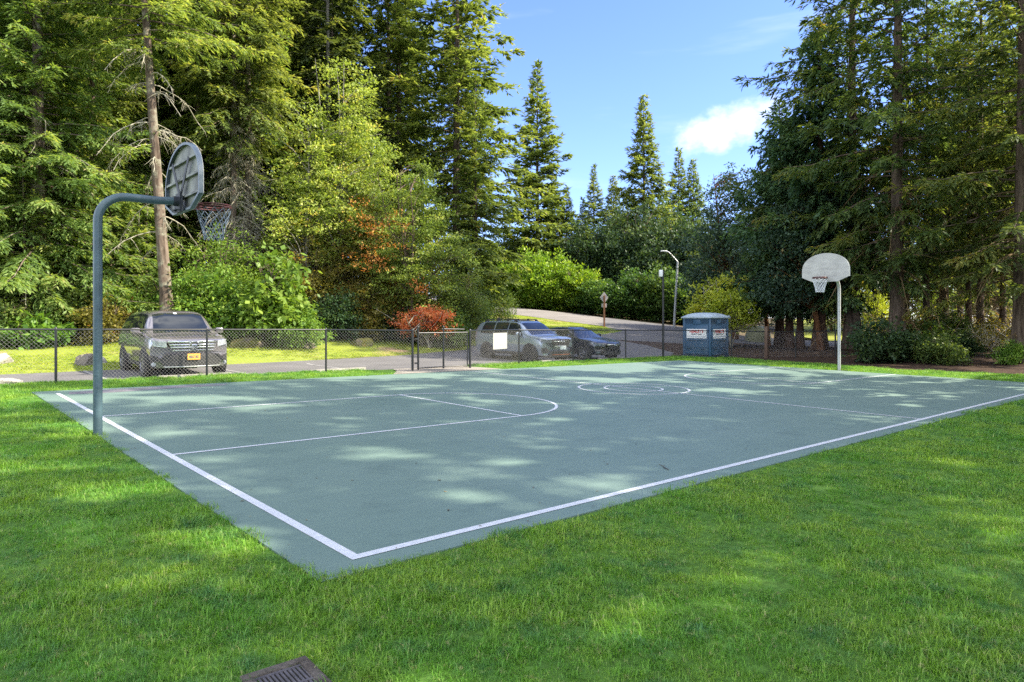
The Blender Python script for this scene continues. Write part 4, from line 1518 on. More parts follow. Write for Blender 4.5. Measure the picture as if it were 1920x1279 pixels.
def make_car(spec, loc, heading, label):
    S = Shell(spec['st'], spec['L'], spec['pf'], spec['pr'])
    root = empty('parked_car', loc, heading, label, 'car', 'cars parked beyond the fence')
    paint = M[spec['paint']]
    S.body(paint, root)
    L2 = spec['L'] / 2
    fx, rx, r = spec['fx'], spec['rx'], spec['r']
    hw = S.params(fx)[3]
    for x in (fx, rx):
        w_ = S.params(x)[3]
        for sd in (1, -1):
            a = MB()
            mx = Matrix.Translation((x, sd * (w_ - .06), r + .01)) @ Matrix.Rotation(-sd * PI / 2, 4, 'X')
            a.lathe([(r * 1.17, -.06), (r * 1.17, .064), (.001, .064)], 36, mx)
            a.build('wheel_arch', M['clad'], root, angle=40)
            make_wheel(root, x, sd * (w_ - .085), r, .235, M[spec['rim']], spec['spokes'], sd)
    # glass
    c = spec['cab']          # cowl x, windscreen top x, roof rear x, tailgate glass foot x
    S.patch('windscreen', M['glass'], root, c[0] - .05, c[1] + .02, 4.10, 5.0, .006, both=True, shape=lambda u, w: (u, w))
    for nm, x0, x1 in spec['glass']:
        for sd in (1, -1):
            def sh(u, w, x0=x0, x1=x1):
                # slanted ends follow the screen pillars
                return u, w
            S.patch(nm, M['glass'], root, x0, x1, 3.14, 3.90, .006, sd, shape=spec.get('gshape', {}).get(nm, sh))
    S.patch('rear_window', M['glass'], root, c[3], c[2] - .02, 4.1, 5.0, .006, both=True)
    for nm, x0, x1 in spec['doors']:
        for sd in (1, -1):
            d = S.patch(nm, paint, root, x0, x1, 1.25, 3.06, .0045, sd, 12, 12)
            h = MB(); p = S.pt((x0 + .12), 2.72); h.box((p.x + .06, sd * (p.y + .022), p.z), (.19, .022, .026), bev=.008)
            h.build('handle', M[spec.get('handle', spec['paint'])], d, angle=40)
    for sd in (1, -1):
        S.patch('sill_cladding', M['clad'], root, rx + r * 1.1, fx - r * 1.1, 1.0, 1.33, .008, sd)
        # mirror
        p = S.pt(c[0] - .55, 3.1)
        m = MB(); m.box((p.x, sd * (p.y + .14), p.z + .10), (.13, .22, .16), bev=.045); m.box((p.x, sd * (p.y + .03), p.z + .05), (.05, .1, .04))
        m.build('mirror', M[spec.get('mirror', spec['paint'])], root, angle=45)
    spec['front'](S, root)
    root.scale = (1, 1, spec.get('zs', 1))
    return root


def ell(cy, cz, ry, rz, n=20):
    return [(cy + ry * math.cos(2 * PI * i / n), cz + rz * math.sin(2 * PI * i / n)) for i in range(n)]


def headlight(S, root, mat, x0, x1, v0, v1, shape=None):
    for sd in (1, -1):
        S.patch('headlight', mat, root, x0, x1, v0, v1, .008, sd, 12, 6, shape=shape)


def suv_front(S, root):
    P = lambda pts: seg(pts, 5)
    hw = .56
    S.nose('grille', M['clad'], root, P([(-.50, .72), (.50, .72), (.60, .96), (-.60, .96)]), .006)
    g = MB()
    gr = [o for o in root.children if o.name.startswith('grille')][0]
    for z, w, h in ((.945, .60, .045), (.865, .57, .034), (.80, .54, .034), (.725, .50, .02)):
        S.nose('chrome_bar', M['chrome'], gr, P([(-w, z - h / 2), (w, z - h / 2), (w * 1.02, z + h / 2), (-w * 1.02, z + h / 2)]), .022, .02)
    x = S.L / 2 + .03
    e = MB()
    e.tube([(x, -.085, .915), (x, -.062, .83), (x, -.055, .79)], .013, 6); e.tube([(x, .085, .915), (x, .062, .83), (x, .055, .79)], .013, 6)
    e.tube([(x, -.065, .855), (x, .065, .855)], .012, 6)
    fr = [(x - .004, .115 * math.copysign(abs(math.cos(t)) ** .6, math.cos(t)), .853 + .088 * math.copysign(abs(math.sin(t)) ** .6, math.sin(t))) for t in np.linspace(0, 2 * PI, 29)]
    e.tube(fr, .010, 6, cap=False)
    e.build('emblem', M['chrome'], gr)
    S.nose('lower_grille', M['clad'], root, P([(-.62, .30), (.62, .30), (.80, .46), (.66, .62), (-.66, .62), (-.80, .46)]), .008)
    S.nose('chrome_lip', M['galv'], root, P([(-.66, .285), (.66, .285), (.70, .315), (-.70, .315)]), .02)
    pm = MB(); pm.box((x + .02, -.02, .555), (.012, .31, .16), bev=.004); pl = pm.build('number_plate', M['plate_gold'], root)
    T = Matrix(((0, 0, 1, x + .0275), (1, 0, 0, -.02), (0, 1, 0, .55), (0, 0, 0, 1)))
    text_mesh('lettering', '86C 82', .085, M['ink'], T, pl, .003, .9)
    for sd in (1, -1):
        S.nose('fog_lamp_bezel', M['clad'], root, P([(sd * .74, .44), (sd * .93, .42), (sd * .95, .60), (sd * .80, .56)]), .006)
        S.nose('fog_lamp', M['lens'], root, ell(sd * .885, .36, .05, .05), .012)
    S.patch('front_bumper_lip', M['clad'], root, S.L / 2 - .35, S.L / 2, 1.0, 1.25, .006, both=True)
    # lights wrap from the nose round the fender
    for sd in (1, -1):
        def shp(u, w): return u, w * (.45 + .55 * u) + (.0)
        S.patch('headlight', M['lens'], root, S.L / 2 - .62, S.L / 2 - .03, 2.42, 2.93, .008, sd, 12, 6, shape=lambda u, w: (u, w * (.5 + .5 * u) + .5 * (1 - u)))
        S.nose('headlight', M['lens'], root, P([(sd * .62, .80), (sd * .90, .84), (sd * .93, .99), (sd * .63, .965)]), .010)
        S.nose('daytime_lamp', M['chrome'], root, P([(sd * .66, .795), (sd * .90, .835), (sd * .90, .85), (sd * .66, .812)]), .016)
    # stickers on the screen
    S.patch('windscreen_sticker', M['white'], root, .62, .69, 4.86, 4.985, .012, -1, 2, 2)


def forester_front(S, root):
    P = lambda pts: seg(pts, 5)
    S.nose('grille', M['clad'], root, P([(-.36, .66), (.36, .66), (.46, .80), (.46, .90), (.40, .95), (-.40, .95), (-.46, .90), (-.46, .80)]), .008)
    gr = [o for o in root.children if o.name.startswith('grille')][-1]
    S.nose('grille_bar', M['chrome'], gr, P([(-.44, .845), (.44, .845), (.44, .872), (-.44, .872)]), .022)
    S.nose('grille_frame', M['chrome'], gr, P([(-.37, .650), (.37, .650), (.38, .675), (-.38, .675)]), .024)
    x = S.L / 2 + .028
    e = MB(); e.tube([(x, .095 * math.cos(t), .858 + .05 * math.sin(t)) for t in np.linspace(0, 2 * PI, 25)], .009, 6, cap=False)
    for (y, z, q) in ((-.045, .868, .016), (0, .845, .010), (.02, .875, .010), (.045, .85, .010), (.055, .875, .009), (-.005, .878, .009)):
        e.box((x, y, z), (.012, q, q))
    e.build('emblem', M['chrome'], gr)
    S.nose('lower_grille', M['clad'], root, P([(-.60, .26), (.60, .26), (.52, .46), (-.52, .46)]), .008)
    S.nose('bumper_guard', M['clad'], root, P([(-.80, .21), (.80, .21), (.78, .285), (-.78, .285)]), .016)
    S.nose('accent_strip', plain('orange_trim', (.42, .12, .04), .5), root, P([(-.50, .30), (.50, .30), (.50, .322), (-.50, .322)]), .014)
    for sd in (1, -1):
        S.nose('fog_lamp_bezel', M['clad'], root, P([(sd * .60, .42), (sd * .84, .36), (sd * .86, .57), (sd * .70, .62)]), .008)
        S.nose('headlight', M['lens_dark'], root, P([(sd * .50, .80), (sd * .86, .82), (sd * .88, .96), (sd * .52, .92)]), .010)
        S.patch('headlight', M['lens_dark'], root, S.L / 2 - .50, S.L / 2 - .03, 2.45, 2.92, .008, sd, 12, 6, shape=lambda u, w: (u, w * (.4 + .6 * u) + .6 * (1 - u)))
        # roof rails
        rl = MB()
        xs = np.linspace(-1.75, .35, 14)
        pts = []
        for i, xx in enumerate(xs):
            p = S.pt(xx, 4.12)
            lift = .075 if 0 < i < 13 else .0
            pts.append((xx, sd * (p.y - .0), p.z + lift))
        rl.tube(pts, .019, 8)
        for i in (1, 5, 9, 12):
            q = pts[i]; rl.box((q[0], q[1], q[2] - .04), (.12, .035, .08))
        rl.build('roof_rail', M['clad'], root, angle=50)
    ft = MB(); p = S.pt(-1.55, 5); ft.box((p.x, 0, p.z + .07), (.16, .05, .14), bev=.02); ft.build('antenna_fin', M['clad'], root, angle=40)
    pm = MB(); pm.box((x + .015, 0, .595), (.012, .31, .16), bev=.004); pl = pm.build('number_plate', M['plate_white'], root)
    S.patch('roof_panel', M['clad'], root, -.55, .30, 4.45, 5.0, .005, both=True)


def sedan_front(S, root):
    P = lambda pts: seg(pts, 5)
    S.nose('grille', M['clad'], root, P([(-.30, .50), (.30, .50), (.44, .72), (-.44, .72)]), .008)
    gr = [o for o in root.children if o.name.startswith('grille')][-1]
    S.nose('chrome_bar', M['chrome'], gr, P([(-.40, .655), (.40, .655), (.43, .70), (-.43, .70)]), .02)
    x = S.L / 2 + .03
    e = MB(); e.tube([(x, .06 * math.cos(t), .67 + .05 * math.sin(t)) for t in np.linspace(0, 2 * PI, 21)], .008, 6, cap=False)
    e.tube([(x, -.02, .71), (x, -.032, .63)], .007, 5); e.tube([(x, .02, .71), (x, .032, .63)], .007, 5); e.tube([(x, -.028, .665), (x, .028, .665)], .006, 5)
    e.build('emblem', M['chrome'], gr)
    S.nose('lower_grille', M['clad'], root, P([(-.52, .22), (.52, .22), (.58, .40), (-.58, .40)]), .008)
    for sd in (1, -1):
        S.nose('headlight', M['lens_dark'], root, P([(sd * .50, .60), (sd * .82, .63), (sd * .84, .74), (sd * .52, .71)]), .010)
        S.patch('headlight', M['lens_dark'], root, S.L / 2 - .55, S.L / 2 - .03, 2.30, 2.90, .008, sd, 12, 6, shape=lambda u, w: (u, w * (.35 + .65 * u) + .65 * (1 - u)))
        S.nose('fog_lamp', M['lens_dark'], root, ell(sd * .72, .34, .06, .045), .010)


#      x      zsill wsill zmid wmid  zsh   wsh   zed   wed   zc
SUV = dict(L=4.94, pf=.44, pr=.18, paint='suv_paint', rim='alloy_mid', spokes=5, r=.372, fx=1.42, rx=-1.40, front=suv_front,
    st=[(-2.47, .45, .78, .70, .90, 1.02, .86, 1.10, .80, 1.12),
        (-2.36, .32, .86, .70, .97, 1.12, .93, 1.40, .74, 1.46),
        (-2.10, .29, .90, .70, .995, 1.14, .95, 1.66, .67, 1.72),
        (-1.60, .28, .92, .70, .998, 1.13, .955, 1.71, .67, 1.775),
        (-.40, .27, .92, .70, .998, 1.11, .955, 1.725, .68, 1.79),
        (.45, .27, .92, .70, .998, 1.09, .955, 1.69, .67, 1.755),
        (.70, .27, .92, .70, .998, 1.085, .955, 1.60, .68, 1.665),
        (1.05, .27, .92, .70, .998, 1.08, .95, 1.33, .73, 1.385),
        (1.40, .27, .92, .71, .998, 1.07, .945, 1.13, .78, 1.165),
        (1.65, .27, .91, .71, .99, 1.05, .93, 1.095, .78, 1.125),
        (2.10, .27, .89, .71, .97, 1.02, .91, 1.06, .76, 1.085),
        (2.38, .26, .86, .68, .95, .95, .90, 1.00, .75, 1.025),
        (2.47, .27, .83, .62, .93, .88, .88, .95, .74, .97)],
    cab=(1.42, .62, -2.05, -2.33), glass=[('front_side_window', .02, 1.02), ('rear_side_window', -.92, -.04), ('quarter_window', -1.98, -1.0)],
    doors=[('front_door', -.02, 1.0), ('rear_door', -.98, -.05)], handle='suv_paint')
FOR = dict(zs=.95, L=4.62, pf=.30, pr=.16, paint='silver_paint', rim='alloy_dark', spokes=5, r=.355, fx=1.37, rx=-1.30, front=forester_front,
    st=[(-2.31, .45, .70, .70, .82, 1.0, .80, 1.08, .74, 1.10),
        (-2.20, .33, .78, .70, .88, 1.10, .86, 1.42, .68, 1.47),
        (-1.95, .30, .82, .70, .905, 1.10, .875, 1.62, .62, 1.67),
        (-1.40, .29, .84, .70, .908, 1.08, .88, 1.665, .62, 1.715),
        (-.30, .28, .84, .70, .908, 1.05, .88, 1.675, .63, 1.73),
        (.40, .28, .84, .70, .908, 1.03, .88, 1.63, .63, 1.685),
        (.62, .28, .84, .70, .908, 1.025, .88, 1.54, .64, 1.60),
        (1.0, .28, .84, .70, .908, 1.02, .88, 1.28, .68, 1.34),
        (1.35, .28, .84, .71, .908, 1.02, .875, 1.09, .72, 1.13),
        (1.55, .28, .84, .71, .905, 1.01, .87, 1.065, .72, 1.095),
        (2.0, .28, .82, .70, .885, .98, .84, 1.035, .68, 1.06),
        (2.24, .26, .79, .66, .87, .92, .82, .98, .66, 1.0),
        (2.31, .27, .76, .60, .85, .86, .80, .93, .65, .95)],
    cab=(1.37, .56, -1.92, -2.17), glass=[('front_side_window', .0, .95), ('rear_side_window', -.85, -.06), ('quarter_window', -1.78, -.92)],
    doors=[('front_door', -.03, .98), ('rear_door', -.92, -.06)])
SED = dict(zs=.96, L=4.72, pf=.42, pr=.26, paint='navy_paint', rim='alloy', spokes=9, r=.33, fx=1.40, rx=-1.30, front=sedan_front,
    st=[(-2.36, .42, .70, .62, .80, .86, .78, .92, .70, .93),
        (-2.25, .28, .78, .62, .88, .95, .83, 1.0, .72, 1.02),
        (-1.75, .25, .82, .62, .915, .97, .86, 1.05, .72, 1.08),
        (-1.20, .24, .84, .62, .92, .96, .87, 1.30, .60, 1.34),
        (-.60, .23, .84, .62, .92, .945, .87, 1.385, .575, 1.435),
        (.05, .23, .84, .62, .92, .93, .87, 1.38, .58, 1.43),
        (.35, .23, .84, .62, .92, .92, .865, 1.31, .60, 1.36),
        (.85, .23, .84, .62, .92, .905, .86, 1.05, .66, 1.10),
        (1.15, .23, .84, .62, .915, .895, .85, .925, .70, .955),
        (1.45, .23, .83, .61, .91, .87, .84, .89, .70, .92),
        (1.95, .23, .80, .59, .88, .80, .81, .81, .68, .845),
        (2.25, .22, .77, .54, .85, .71, .79, .74, .66, .77),
        (2.36, .24, .73, .48, .82, .64, .76, .68, .64, .70)],
    cab=(1.14, .18, -.95, -1.65), glass=[('front_side_window', -.12, .80), ('rear_side_window', -1.10, -.20)],
    doors=[('front_door', -.14, .95), ('rear_door', -1.05, -.18)])


def gsh_front(u, w):
    return u * (1 - .38 * w) , w


def gsh_quarter(u, w):
    return 1 - (1 - u) * (1 - .16 * w), w


def gsh_rear_sedan(u, w):
    return 1 - (1 - u) * (1 - .30 * w), w


SUV['gshape'] = {'front_side_window': gsh_front, 'quarter_window': gsh_quarter}
FOR['gshape'] = {'front_side_window': gsh_front, 'quarter_window': gsh_quarter}
SED['gshape'] = {'front_side_window': lambda u, w: (u * (1 - .48 * w), w), 'rear_side_window': gsh_rear_sedan}


def place_car(spec, x, y, deg, label):
    """x, y of the middle of the front bumper"""
    a = math.radians(deg)
    cx, cy = x - math.cos(a) * spec['L'] / 2, y - math.sin(a) * spec['L'] / 2
    make_car(spec, (cx, cy, G(cx, cy) + .002), a, label)


place_car(SUV, 3.42, 14.85, 267.7, 'dark grey brown SUV with a gold number plate parked facing the fence')
place_car(FOR, 17.12, 14.82, 270, 'silver blue SUV with black roof rails parked beside the navy sedan')
place_car(SED, 20.3, 14.82, 270, 'navy blue sedan with silver multi spoke wheels parked right of the silver SUV')


# ------------------------------------------------------------------ vegetation
def leaf_quads(P, D, Nn, L, Wd):
    """rhombus leaves: base points, directions, normals, lengths, widths -> verts, faces"""
    D = D / np.maximum(np.linalg.norm(D, axis=1, keepdims=True), 1e-9)
    S = np.cross(D, Nn)
    S /= np.maximum(np.linalg.norm(S, axis=1, keepdims=True), 1e-9)
    L, Wd = L[:, None], Wd[:, None]
    n = len(P)
    V = np.stack([P, P + D * L * .45 + S * Wd * .5, P + D * L, P + D * L * .45 - S * Wd * .5], 1).reshape(-1, 3)
    F = np.arange(n * 4).reshape(n, 4)
    return V, F


def tubes_np(paths, radii, n=5):
    """many thin tapered tubes at once; paths (B, K, 3), radii (B, K)"""
    B, K, _ = paths.shape
    t = np.gradient(paths, axis=1)
    t /= np.maximum(np.linalg.norm(t, axis=2, keepdims=True), 1e-9)
    up = np.where(np.abs(t[..., 2:3]) < .9, np.array([0, 0, 1.0]), np.array([1.0, 0, 0]))
    a = np.cross(t, up); a /= np.maximum(np.linalg.norm(a, axis=2, keepdims=True), 1e-9)
    b = np.cross(t, a)
    th = np.arange(n) * 2 * PI / n
    V = paths[:, :, None, :] + (a[:, :, None, :] * np.cos(th)[None, None, :, None] + b[:, :, None, :] * np.sin(th)[None, None, :, None]) * radii[:, :, None, None]
    V = V.reshape(-1, 3)
    base = (np.arange(B)[:, None, None] * K + np.arange(K - 1)[None, :, None]) * n
    k = np.arange(n)[None, None, :]; k2 = (k + 1) % n
    F = np.stack([base + k, base + k2, base + n + k2, base + n + k], -1).reshape(-1, 4)
    return V, F


def trunk_np(H, r0, r1, lean, rg, wob=.05, K=14, n=12, flare=1.5):
    s = np.linspace(0, 1, K)
    ph = rg.uniform(0, 6, 2)
    x = lean[0] * s + wob * np.sin(s * 5 + ph[0]) * s; y = lean[1] * s + wob * np.sin(s * 4 + ph[1]) * s
    path = np.stack([x, y, H * s - .15 * (s == 0)], -1)[None]
    r = r0 + (r1 - r0) * s ** .9
    r = r * (1 + (flare - 1) * np.exp(-s * H / .5))
    return tubes_np(path, r[None], n), path[0]


def conifer(name, seed, H, cb, R, nb, leaf, bark, r0, lean=(0, 0), droop=.06, el=(-.15, .65), prof=.8, tden=7, blen=.20, bw=.055, hang=.25, tw_len=1.0,
            dead=0, deadmat=None, lowtaper=.12, ragged=.35, gap=0.0, flat=.35, deadz=(.1, .45), deadlen=2.2, bspace=.085, lump=True):
    rg = np.random.default_rng(seed)
    root = empty(name, (0, 0, 0))
    (TV, TF), path = trunk_np(H, r0, .02, lean, rg)

    def axis(z):
        k = np.clip(z / H, 0, 1)
        return np.stack([np.interp(k, np.linspace(0, 1, len(path)), path[:, 0]), np.interp(k, np.linspace(0, 1, len(path)), path[:, 1])], -1)
    t = (np.arange(nb) + rg.uniform(-.4, .4, nb)) / nb
    t = np.clip(t, 0, .995) ** .92
    z0 = H * (cb + (1 - cb) * t)
    az = np.arange(nb) * 2.39996 + rg.uniform(-.5, .5, nb)
    Lb = R * (1 - t) ** prof * np.minimum(1, .45 + t / lowtaper * .55) * (1 + rg.uniform(-ragged, ragged * .6, nb))
    if lump:
        Lb *= 1 + .22 * np.sin(az * 2 + t * 9 + seed) * np.sin(t * 23 + seed)
    if gap:
        keep = rg.uniform(0, 1, nb) > gap
        z0, az, Lb, t = z0[keep], az[keep], Lb[keep], t[keep]
    nb = len(t)
    Lb = np.maximum(Lb, .18)
    e = el[0] + (el[1] - el[0]) * t ** 1.3 + rg.normal(0, .10, nb)
    dr = droop * (1 + rg.uniform(-.4, .4, nb)) * (1 - .6 * t)
    ax = axis(z0)

    def spine(bi, s):
        r = s * Lb[bi]
        h = r * np.cos(e[bi]); zz = z0[bi] + r * np.sin(e[bi]) - dr[bi] * r ** 2 + .35 * dr[bi] * r ** 2 * (s > .75) * (s - .75) * 4
        return np.stack([ax[bi, 0] + h * np.cos(az[bi]), ax[bi, 1] + h * np.sin(az[bi]), zz], -1)
    ks = np.linspace(0, 1, 5)
    bi = np.repeat(np.arange(nb), 5)
    BP = spine(bi, np.tile(ks, nb)).reshape(nb, 5, 3)
    BR = (.006 + .0075 * Lb)[:, None] * (1 - .85 * ks)[None]
    BV, BF = tubes_np(BP, BR, 4)
    parts = [(TV, TF), (BV, BF)]
    V = np.concatenate([p[0] for p in parts]); off = 0; Fs = []
    for v, f in parts:
        Fs.append(f + off); off += len(v)
    trunk = nobj('trunk', V, np.concatenate(Fs), bark, root, smooth=True)
    # twigs
    nt = np.maximum(3, (Lb * tden).astype(int))
    tb = np.repeat(np.arange(nb), nt)
    n = len(tb)
    s = .10 + .90 * rg.uniform(0, 1, n) ** .75
    P0 = spine(tb, s); P1 = spine(tb, np.minimum(s + .04, 1.04))
    T = P1 - P0; T /= np.maximum(np.linalg.norm(T, axis=1, keepdims=True), 1e-9)
    side = np.where(rg.uniform(0, 1, n) < .5, -1, 1)
    ang = side * rg.uniform(.55, 1.15, n) * (1 - .55 * (s > .93))
    ca, sa = np.cos(ang), np.sin(ang)
    TD = np.stack([T[:, 0] * ca - T[:, 1] * sa, T[:, 0] * sa + T[:, 1] * ca, T[:, 2] * ca + rg.normal(-.04, .16, n)], -1)
    lt = tw_len * (.16 + .42 * np.minimum(Lb[tb], 2.8) * (1 - s) ** .7 * .55) * rg.uniform(.6, 1.3, n) + .08
    nl = np.maximum(2, (lt / bspace).astype(int)) * 2
    lb = np.repeat(np.arange(n), nl)
    m = len(lb)
    q = rg.uniform(0, 1, m)
    LP = P0[lb] + TD[lb] * (lt[lb] * q)[:, None]
    LP[:, 2] -= hang * lt[lb] * q ** 2
    sd = np.where(rg.uniform(0, 1, m) < .5, -1, 1)
    a2 = sd * rg.uniform(.15, .85, m)
    ca, sa = np.cos(a2), np.sin(a2)
    d = TD[lb]
    LD = np.stack([d[:, 0] * ca - d[:, 1] * sa, d[:, 0] * sa + d[:, 1] * ca, d[:, 2] - hang * (1.2 * q) + rg.normal(0, .22, m)], -1)
    NN = np.stack([rg.normal(0, flat, m), rg.normal(0, flat, m), np.ones(m)], -1)
    LL = blen * rg.uniform(.6, 1.35, m); WW = bw * rg.uniform(.7, 1.3, m)
    LV, LF = leaf_quads(LP, LD, NN, LL, WW)
    # outer tips carry the fresh growth, branches differ from each other
    tint = np.clip(.25 + .35 * s[tb.searchsorted(tb)][lb] * 0 + .34 * s[lb] + .2 * rg.uniform(-1, 1, nb)[tb][lb] + rg.normal(0, .14, m), 0, 1)
    nobj('crown', LV, LF, leaf, root, tint=tint)
    if dead:
        dead_limbs(root, rg, axis, H, dead, deadmat or M['deadwood'], deadz, deadlen)
    return root


def dead_limbs(root, rg, axis, H, n, mat, zr, ln, twig=14, shag=0):
    z0 = rg.uniform(zr[0] * H, zr[1] * H, n); az = rg.uniform(0, 2 * PI, n); L = ln * rg.uniform(.4, 1.2, n)
    K = 7
    ks = np.linspace(0, 1, K)
    ax = axis(z0)
    cur = rg.uniform(.25, .6, n)
    h = L[:, None] * ks; zz = z0[:, None] + L[:, None] * (.15 * ks - cur[:, None] * ks ** 2 * 1.6)
    wob = rg.normal(0, .05, (n, K, 3)) * ks[None, :, None]
    P = np.stack([ax[:, 0:1] + h * np.cos(az)[:, None], ax[:, 1:2] + h * np.sin(az)[:, None], zz], -1) + wob
    V1, F1 = tubes_np(P, (.010 + .009 * L)[:, None] * (1 - .75 * ks)[None], 5)
    # hanging twigs
    m = n * twig
    bi = rg.integers(0, n, m); s = rg.uniform(.2, 1, m)
    f = s * (K - 1); i0 = np.minimum(f.astype(int), K - 2); fr = (f - i0)[:, None]
    p = P[bi, i0] * (1 - fr) + P[bi, i0 + 1] * fr
    lt = rg.uniform(.15, .7, m) * (1.25 - s)
    d = np.stack([rg.normal(0, .6, m), rg.normal(0, .6, m), -rg.uniform(.2, 1.2, m)], -1)
    d /= np.linalg.norm(d, axis=1, keepdims=True)
    k4 = np.linspace(0, 1, 4)
    Q = p[:, None, :] + d[:, None, :] * (lt[:, None] * k4[None])[:, :, None] + rg.normal(0, .025, (m, 4, 3)) * k4[None, :, None]
    Q[:, :, 2] -= (lt[:, None] * k4[None] ** 2) * .35
    V2, F2 = tubes_np(Q, np.full((m, 1), .0095) * (1.3 - k4)[None], 3)
    V = np.concatenate([V1, V2]); F = np.concatenate([F1, F2 + len(V1)])
    return nobj('dead_branches', V, F, mat, root)


def broadleaf(name, seed, H, blobs, nclump, nleaf, lsize, leaf, bark, r0, lean=(0, 0), stems=1, crad=.38, droop=.2, spread=.5, extra=None, limb=True, forkz=.25, flatc=.62, tintgrad=0.0):
    """blobs: ellipsoids (cx, cy, cz, rx, ry, rz) that bound the crown; leaves sit in clumps on limbs that reach them"""
    rg = np.random.default_rng(seed)
    root = empty(name, (0, 0, 0))
    blobs = np.array(blobs, float)
    vol = blobs[:, 3] * blobs[:, 4] * blobs[:, 5]
    bi = rg.choice(len(blobs), nclump, p=vol / vol.sum())
    u = rg.normal(0, 1, (nclump, 3)); u /= np.linalg.norm(u, axis=1, keepdims=True)
    rad = rg.uniform(0, 1, nclump) ** (1 / 2.6)
    rad = np.clip(rad * (1 + .16 * np.sin(u[:, 0] * 5 + u[:, 2] * 4 + seed) + rg.normal(0, .06, nclump)), 0, 1.15)
    C = blobs[bi, :3] + u * rad[:, None] * blobs[bi, 3:]
    C[:, 2] = np.maximum(C[:, 2], .12)
    Vs, Fs, off = [], [], 0
    # stems
    paths = []
    for k in range(stems):
        ln = (lean[0] + (rg.normal(0, spread) if stems > 1 else 0), lean[1] + (rg.normal(0, spread) if stems > 1 else 0))
        (v, f), path = trunk_np(H * rg.uniform(.78, .98), r0 * (1 if stems == 1 else rg.uniform(.5, 1)), .012, ln, rg, wob=.14, n=9, flare=1.3)
        Vs.append(v); Fs.append(f + off); off += len(v); paths.append(path)
    if limb:
        nl = min(nclump, 110)
        pick = rg.choice(nclump, nl, replace=False)
        E = C[pick]
        st = []
        for p in E:
            path = paths[rg.integers(0, stems)]
            zt = np.clip(p[2] - rg.uniform(.35, .9) * np.hypot(*(p[:2])) - .2, forkz * H, path[-1, 2] * .97)
            k = np.interp(zt, path[:, 2], np.arange(len(path)))
            i0 = int(min(k, len(path) - 2)); fr = k - i0
            st.append(path[i0] * (1 - fr) + path[i0 + 1] * fr)
        st = np.array(st)
        ks = np.linspace(0, 1, 6)
        B = st[:, None] * (1 - ks)[None, :, None] + E[:, None] * ks[None, :, None]
        B[:, :, 2] += (np.sin(ks * PI) * .12)[None] * np.linalg.norm(E - st, axis=1)[:, None]
        B += rg.normal(0, .04, B.shape) * np.sin(ks * PI)[None, :, None]
        ll = np.linalg.norm(E - st, axis=1)
        v, f = tubes_np(B, (.006 + .011 * ll)[:, None] * (1 - .8 * ks)[None], 5)
        Vs.append(v); Fs.append(f + off); off += len(v)
    nobj('trunk', np.concatenate(Vs), np.concatenate(Fs), bark, root, smooth=True)
    # leaves
    cnt = np.maximum(3, (nleaf * rg.uniform(.5, 1.5, nclump)).astype(int))
    ci = np.repeat(np.arange(nclump), cnt)
    m = len(ci)
    g = rg.normal(0, 1, (m, 3)) * np.array([1, 1, flatc]) * crad * .6 * rg.uniform(.6, 1.35, nclump)[ci][:, None]
    P = C[ci] + g
    P[:, 2] = np.maximum(P[:, 2], .05)
    D = g / crad * .9 + rg.normal(0, .7, (m, 3)); D[:, 2] -= droop
    NN = np.stack([rg.normal(0, .55, m), rg.normal(0, .55, m), np.ones(m)], -1)
    LL = lsize * rg.uniform(.6, 1.35, m)
    V, F = leaf_quads(P, D, NN, LL, LL * rg.uniform(.5, .72, m))
    tint = np.clip(.45 + rg.normal(0, .20, nclump)[ci] + rg.normal(0, .14, m) + tintgrad * (P[:, 2] / H - .5), 0, 1)
    nobj('crown', V, F, leaf, root, tint=tint)
    if extra:
        for nm, b, n2, mat in extra:
            k = rg.normal(0, 1, (n2, 3)) * .55
            cc = np.array(b[:3]) + np.clip(rg.normal(0, .55, (n2 // 14 + 1, 3)), -1.1, 1.1) * np.array(b[3:])
            q = cc[rg.integers(0, len(cc), n2)] + rg.normal(0, .13, (n2, 3)) * np.array([1, 1, .6])
            d = rg.normal(0, .8, (n2, 3)); d[:, 2] -= .4
            l2 = lsize * rg.uniform(.7, 1.3, n2)
            v, f = leaf_quads(q, d, np.stack([rg.normal(0, .5, n2), rg.normal(0, .5, n2), np.ones(n2)], -1), l2, l2 * .5)
            nobj(nm, v, f, mat, root, tint=rg.uniform(0, 1, n2))
    return root


PROTO = {}
used = set()
NV = [0]


def plant(kind, px, D, label, cat='tree', group=None, scale=1.0, rz=None, leaf=None, dz=0.0, xy=None, sz=None, bark=None):
    """stand one plant on the ground at a bearing and distance (or at world xy)"""
    p = PROTO[kind]
    o = p if kind not in used else copy_tree(p)
    used.add(kind)
    P = at(px, D) if xy is None else np.array(xy, float)
    NV[0] += 1
    o.location = (P[0], P[1], G(*P) + dz)
    o.rotation_euler = (0, 0, rz if rz is not None else (NV[0] * 2.17) % 6.28)
    o.scale = (scale, scale, sz if sz else scale)
    o['label'] = label; o['category'] = cat
    if group: o['group'] = group
    elif 'group' in o: del o['group']
    for c in o.children:
        for nm, mm in (('crown', leaf), ('trunk', bark)):
            if c.name.startswith(nm):
                c.material_slots[0].link = 'OBJECT' if mm else 'DATA'
                if mm: c.material_slots[0].material = M[mm]
    return o


